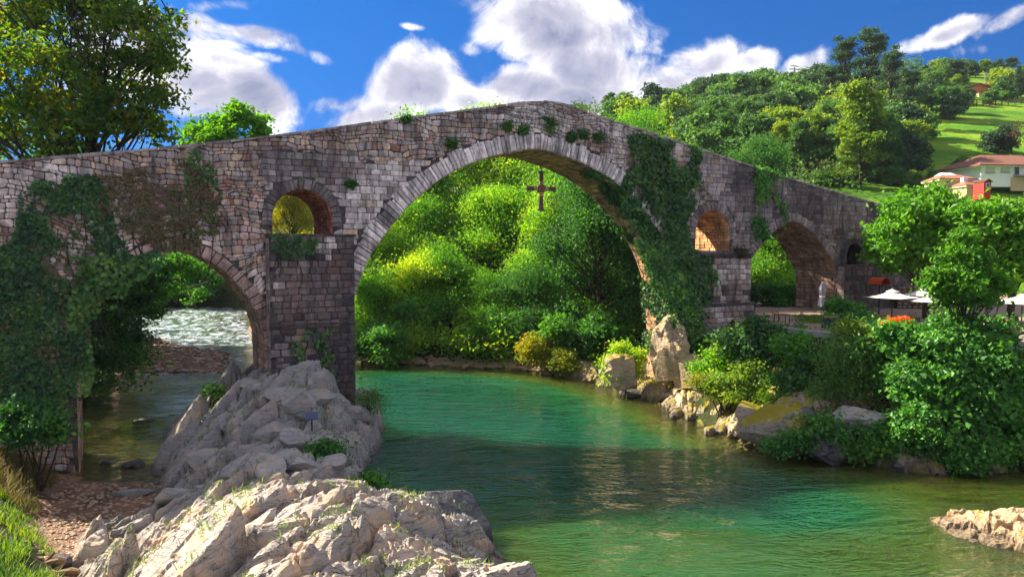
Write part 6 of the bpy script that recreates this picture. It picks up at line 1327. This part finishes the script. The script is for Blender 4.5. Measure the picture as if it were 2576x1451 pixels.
def white_house():
    Y = 128.0; k = Y/FPX; p = at_y(2468, 446, Y); o = empty('white_house', p, .10); tag(o, 'white house with brown tiled roof and balcony below the meadow', 'house')
    house(o, 15, 10, 30*k, 'white_wall', 'roof_brown', 2.4, 1.3, [(24*k, 20*k, 20*k, 14*k, 'shutter'), (64*k, 22*k, 20*k, 14*k, 'shutter'), (95*k, 18*k, 10*k, 20*k, 'glass_dark')])
    b = MB(); b.box((7.6, -.7, .25), (3.2, 1.4, .2)); d = b.build('balcony', MATS['concrete'], o)
    for i in range(12): b = MB(); b.box((6.1+i*.27, -1.36, .75), (.06, .06, .8)); b.build('baluster', MATS['white_wall'], d)
    b = MB(); b.box((7.6, -1.36, 1.18), (3.2, .08, .07)); b.build('rail', MATS['white_wall'], d); b = MB(); b.box((10, -.05, -1.1), (9, .3, 2.4)); b.build('lower_wall', MATS['ochre_wall'], o)
    Y = 116.0; p = at_y(2366, 466, Y); o = empty('low_house', p, -.05); tag(o, 'low house with brown hipped roof left of the red dormer', 'house'); house(o, 4.9, 5, 1.0, 'ochre_wall', 'roof_tile', .9, .4, [(1.2, .4, .6, .5, 'glass_dark')]); b = MB(); b.box((2.0, 2.6, 1.9), (2.6, 2.0, .5), taper=.5); b.build('skylight', MATS['white_wall'], o)
    p = at_y(2432, 470, 112.0); o = empty('low_house', p, .1); tag(o, 'tiled roof annex between low house and red dormer', 'house'); house(o, 3.0, 3, .3, 'ochre_wall', 'roof_tile', .7, .3, [(1.4, .3, .6, .4, 'glass_dark')], chim=True)
    p = at_y(2475, 476, 108.0); o = empty('red_house', p, .0); tag(o, 'little red gabled house with white framed window', 'house'); k = 80/FPX; W = 24*k
    b = MB(); b.prism([(0, -1.5), (W, -1.5), (W, 24*k), (W/2, 31*k), (0, 24*k)], 0, 2.5); b.build('wall', MATS['red_wall'], o)
    for s in (-1, 1): b = MB(); b.box((W/2+s*W*.28, 1.2, 29*k), (W*.68, 3.0, .10), ry=s*.55); b.build('roof', MATS['dark_wood'], o)
    b = MB(); b.box((W/2, -.05, 13*k), (12*k, .1, 15*k)); f = b.build('window', MATS['white_wall'], o); b = MB(); b.box((W/2, -.12, 13*k), (8*k, .06, 11*k)); b.build('pane', MATS['glass_dark'], f)
    p = hit(2425, 240); k = p[1]/FPX; o = empty('orange_house', p, -.15); tag(o, 'orange house with tiled gable roof high on the hill', 'house')
    W = 62*k; b = MB(); b.prism([(0, -3), (W, -3), (W, 15*k), (W*.55, 25*k), (0, 13*k)], 0, 8); b.build('wall', MATS['orange_wall'], o)
    for x0, z0, x1, z1 in ((-.6, 12.6*k, W*.55, 25.6*k), (W*.55, 25.6*k, W+.7, 14.6*k)):
        b = MB(); L = math.hypot(x1-x0, z1-z0); b.box(((x0+x1)/2, 3.6, (z0+z1)/2+.12), (L+.1, 9.4, .28), ry=-math.atan2(z1-z0, x1-x0)); b.build('roof', MATS['roof_tile'], o)
    b = MB(); b.box((W*.32, -.04, 6*k), (16*k, .12, 11*k)); b.build('window', MATS['glass_dark'], o); b = MB(); b.prism([(W*.35, -3), (W*1.15, -3), (W*1.15, 7*k), (W*.95, 8*k), (W*.35, .5*k)], -4.2, -.3); b.build('porch', MATS['ochre_wall'], o)
    b = MB(); b.box((W*.68, -2.2, 5.6*k), (W*.72, 5.0, .25), ry=-.28); b.build('porch_roof', MATS['roof_tile'], o)
    p = hit(1798, 262); o = empty('far_house', p+np.array([0, -8, 0]), .1); tag(o, 'tiny pink house among the trees below the skyline clump', 'house'); house(o, 5, 4, 4, 'orange_wall', 'roof_tile', 1.2, .3, [(1.4, 2.4, .9, 1, 'glass_dark'), (3.6, 2.4, .9, 1, 'glass_dark')])
white_house()
# --- poles and pylons on the hill
def pylon(u, vb, vt, lab, arms):
    p = hit(u, vb); k = p[1]/FPX; H = (vb-vt)*k; o = empty('pylon', p, .3); tag(o, lab, 'pylon', 'pylons on the skyline'); w = H*.09; b = MB()
    for sx in (-1, 1):
        for sy in (-1, 1): b.tube([(sx*w, sy*w, 0), (sx*w*.3, sy*w*.3, H*.7), (0, 0, H)], .16, 4)
    for z in np.linspace(.08, .9, 8):
        f = w*(1-z)*1.0+.05; b.tube([(-f, -f, H*z), (f, f, H*(z+.07))], .10, 4); b.tube([(f, -f, H*z), (-f, f, H*(z+.07))], .10, 4)
    b.build('mast', MATS['steel'], o)
    for z, L in arms: b = MB(); b.tube([(-L, 0, H*z), (0, 0, H*z+.5), (L, 0, H*z)], .15, 4); b.tube([(-L, 0, H*z), (L, 0, H*z)], .12, 4); b.build('crossarm', MATS['steel'], o)
pylon(1998, 212, 168, 'lattice pylon with three crossarms on the skyline', [(.98, 2.6), (.80, 3.6), (.62, 2.8)]); pylon(2056, 208, 156, 'taller lattice pylon half behind the eucalyptus', [(.82, 3.0), (.62, 3.4)]); pylon(1732, 255, 186, 'thin pylon beside the pointed fir', [(.9, 2.0), (.78, 2.0)])
def pole(u, vb, vt, lab):
    p = hit(u, vb); H = (vb-vt)*p[1]/FPX; o = empty('concrete_pole', p); tag(o, lab, 'pole', 'concrete poles on the hill'); b = MB()
    for s in (-1, 1): b.tube([(s*.32, 0, -.5), (s*.22, 0, H)], .14, 4)
    b.build('posts', MATS['concrete'], o)
    for z in np.linspace(.1, .95, 9): b = MB(); b.box((0, 0, H*z), (.55, .14, .14)); b.build('rung', MATS['concrete'], o)
    b = MB(); b.box((0, 0, H*.97), (2.6, .14, .14)); b.build('crossarm', MATS['concrete'], o)
pole(2325, 246, 190, 'concrete ladder pole among the trees left of the orange house'); pole(2478, 240, 184, 'concrete ladder pole in front of the orange house')
for u, lab in ((1950, 'first small T shaped pole on the skyline'), (1968, 'second small T shaped pole on the skyline')):
    p = hit(u, 212); b = MB(); b.tube([(0, 0, 0), (0, 0, 4.6)], .2, 5); o = empty('line_pole', p); b.build('post', MATS['steel'], o); b = MB(); b.box((0, 0, 4.5), (3.6, .25, .25)); b.build('crossarm', MATS['steel'], o); tag(o, lab, 'pole', 'small poles on the skyline')
# fence along the top of the meadow
def fence():
    o = empty('field_fence'); tag(o, 'rusty brown fence with posts along the top of the meadow', 'fence'); P = [hit(u, np.interp(u, [2425, 2576], [270, 262])) for u in np.linspace(2425, 2600, 12)]
    for p in P: b = MB(); b.box((p[0], p[1], p[2]+.8), (.22, .22, 2.0)); b.build('post', MATS['dark_wood'], o)
    for a, c in zip(P[:-1], P[1:]):
        b = MB()
        for h in (.5, 1.0, 1.5): b.tube([a+np.array([0, 0, h]), c+np.array([0, 0, h])], .09, 4)
        b.build('rail', MATS['brick'], o)
fence()
# --- information panel on the rock, logs on the bank
def panel():
    q = at_z(783, 953, 4.4); zz = float(outcrop_z(np.array([[q[0]]]), np.array([[q[1]]]))[0, 0]); o = empty('information_panel', (q[0], q[1], zz), .25); tag(o, 'small blue information panel on a post among the rocks', 'sign'); b = MB(); b.tube([(0, 0, -.3), (0, 0, .7)], .035, 6); b.build('post', MATS['dark_metal'], o); b = MB(); b.box((0, 0, .76), (.5, .4, .04), rx=.6, rz=.0); b.build('board', MATS['panel_blue'], o)
panel()
for (u, v, z, L, rz, r, lab) in [(95, 1418, .45, 1.6, .25, .16, 'weathered brown log on the grassy bank'), (120, 1440, .35, 1.9, .05, .13, 'lower weathered log lying on the beach edge')]:
    q = at_z(u, v, z); o = empty('log', (q[0], q[1], z), rz); tag(o, lab, 'log', 'logs at the foot of the bank'); P = [(-L/2+L*t, .05*math.sin(t*5), .04*math.cos(t*7)) for t in np.linspace(0, 1, 9)]; b = MB(); b.tube(P, [r*(.8+.25*math.sin(i*2.1)) for i in range(9)], 9); b.build('wood', MATS['log'], o); b = MB(); b.tube([P[5], (P[5][0]+.25, .05, .32)], [r*.5, r*.2], 6); b.build('stub', MATS['log'], o)
q = at_z(152, 1412, .4); rock('bank_stone', 'dark round stone beside the logs', (q[0], q[1], .35), (.7, .6, .6), 41, 'limestone_dark', 3, .3, 4)
q = at_z(330, 1243, .1); rock('beach_stone', 'flat grey stone lying at the edge of the beach', (q[0], q[1], .12), (1.5, .7, .4), 42, 'limestone', 3, .4, 4, .3)
q = at_z(150, 1085, 1.6); rock('wall_stone', 'bulging pale stone at the foot of the ivy wall', (q[0], q[1]+.3, 1.7), (1.0, .9, .8), 43, 'limestone', 3, .3, 3)
for i, (u, v, d, lab) in enumerate([(340, 1170, (1.0, .8, .5), 'dark stone awash in the channel under the first arch'), (360, 1060, (1.4, .8, .35), 'low dark stone in mid channel under the first arch'), (265, 1165, (.9, .6, .35), 'small wet stone near the ivy wall foot')]):
    q = at_z(u, v, .0); rock('channel_stone', lab, (q[0], q[1], .0), d, 50+i, 'limestone_dark', 3, .4, 4, i)
# --- grass
def blades(pts, h, w, rg, lean=.6):
    n = len(pts); a = rg.uniform(0, 2*np.pi, n); hh = h*rg.uniform(.5, 1.25, n); d = np.stack([np.cos(a), np.sin(a), np.zeros(n)], -1); s = np.stack([-np.sin(a), np.cos(a), np.zeros(n)], -1)*w
    l = d*(hh*rg.uniform(.1, lean*2, n))[:, None]; up = np.array([0, 0, 1.0])*hh[:, None]
    V = np.stack([pts-s, pts+s, pts+l*.35+up*.6+s*.7, pts+l*.35+up*.6-s*.7, pts+l+up], 1).reshape(-1, 3); i = np.arange(n)*5
    return V, np.stack([i, i+1, i+2, i+3], -1), np.stack([i+3, i+2, i+4], -1)
def grass(name, lab, regions, n, h, w, m, seed, zf):
    rg = np.random.default_rng(seed); out = []
    for (x0, x1, y0, y1, fn) in regions:
        P = np.stack([rg.uniform(x0, x1, n), rg.uniform(y0, y1, n)], -1); P = P[fn(P)]; out.append(P)
    P = np.concatenate(out); z = zf(P[:, 0], P[:, 1]); V, q, t = blades(np.concatenate([P, z[:, None]-.02], -1), h, w, rg)
    return tag(obj(name, make_mesh(name, V, [q, t]), MATS[m]), lab, kind='stuff')
grass('grass', 'bright grass on the bank in the lower left corner', [(-22, -11, 17, 27, lambda P: inpoly(P, LBANK) & (fbm(P*.8, 2, 3) > .40))], 20000, .30, .016, 'leaf_grass', 3, ground)
grass('dry_grass', 'dry brown grass on the bank under the ivy wall', [(-26, -16, 26.5, 31.5, lambda P: inpoly(P, LBANK) & (fbm(P*.6, 4, 3) > .42))], 9000, .5, .016, 'leaf_dry_grass', 4, ground)
ogrid = {}
def oz(x, y): return outcrop_z(x, y)
grass('rock_grass', 'tufts of green grass growing in the cracks of the outcrop', [(-15, 1, 13, 37, lambda P: (fbm(P*1.3, 8, 4) > .60) & (outcrop_z(P[:, 0], P[:, 1]) > .8))], 36000, .17, .014, 'leaf_grass', 5, oz)
grass('terrace_grass', 'patch of bright grass on the terrace by the far arch', [(17, 24, 46, 54, lambda P: inpoly(P, np.array([(18.5, 47), (22.5, 47), (24, 52.5), (20, 53)])))], 9000, .16, .02, 'leaf_grass', 6, ground)
grass('moss', 'yellow moss and short grass over the bank rocks', [(9, 15, 35, 47, lambda P: (fbm(P*1.1, 9, 3) > .45) & (ground(P[:, 0], P[:, 1]) > .5))], 9000, .3, .02, 'leaf_dry_grass', 7, ground)
# ------------------------------------------------------------------ the air
def haze():
    b = MB(); b.box((50, 730, 70), (3300, 1700, 150)); m = bpy.data.materials.new('haze_air'); m.use_nodes = True; t = NT(m.node_tree); t.n.clear()
    v = t.add('ShaderNodeVolumePrincipled', {'Color': (.72, .84, 1.0, 1), 'Density': .00007, 'Anisotropy': .1}); t.l.new(v.outputs[0], t.add('ShaderNodeOutputMaterial').inputs['Volume'])
    tag(b.build('haze', m), 'thin bluish air over the valley', kind='stuff')
haze()
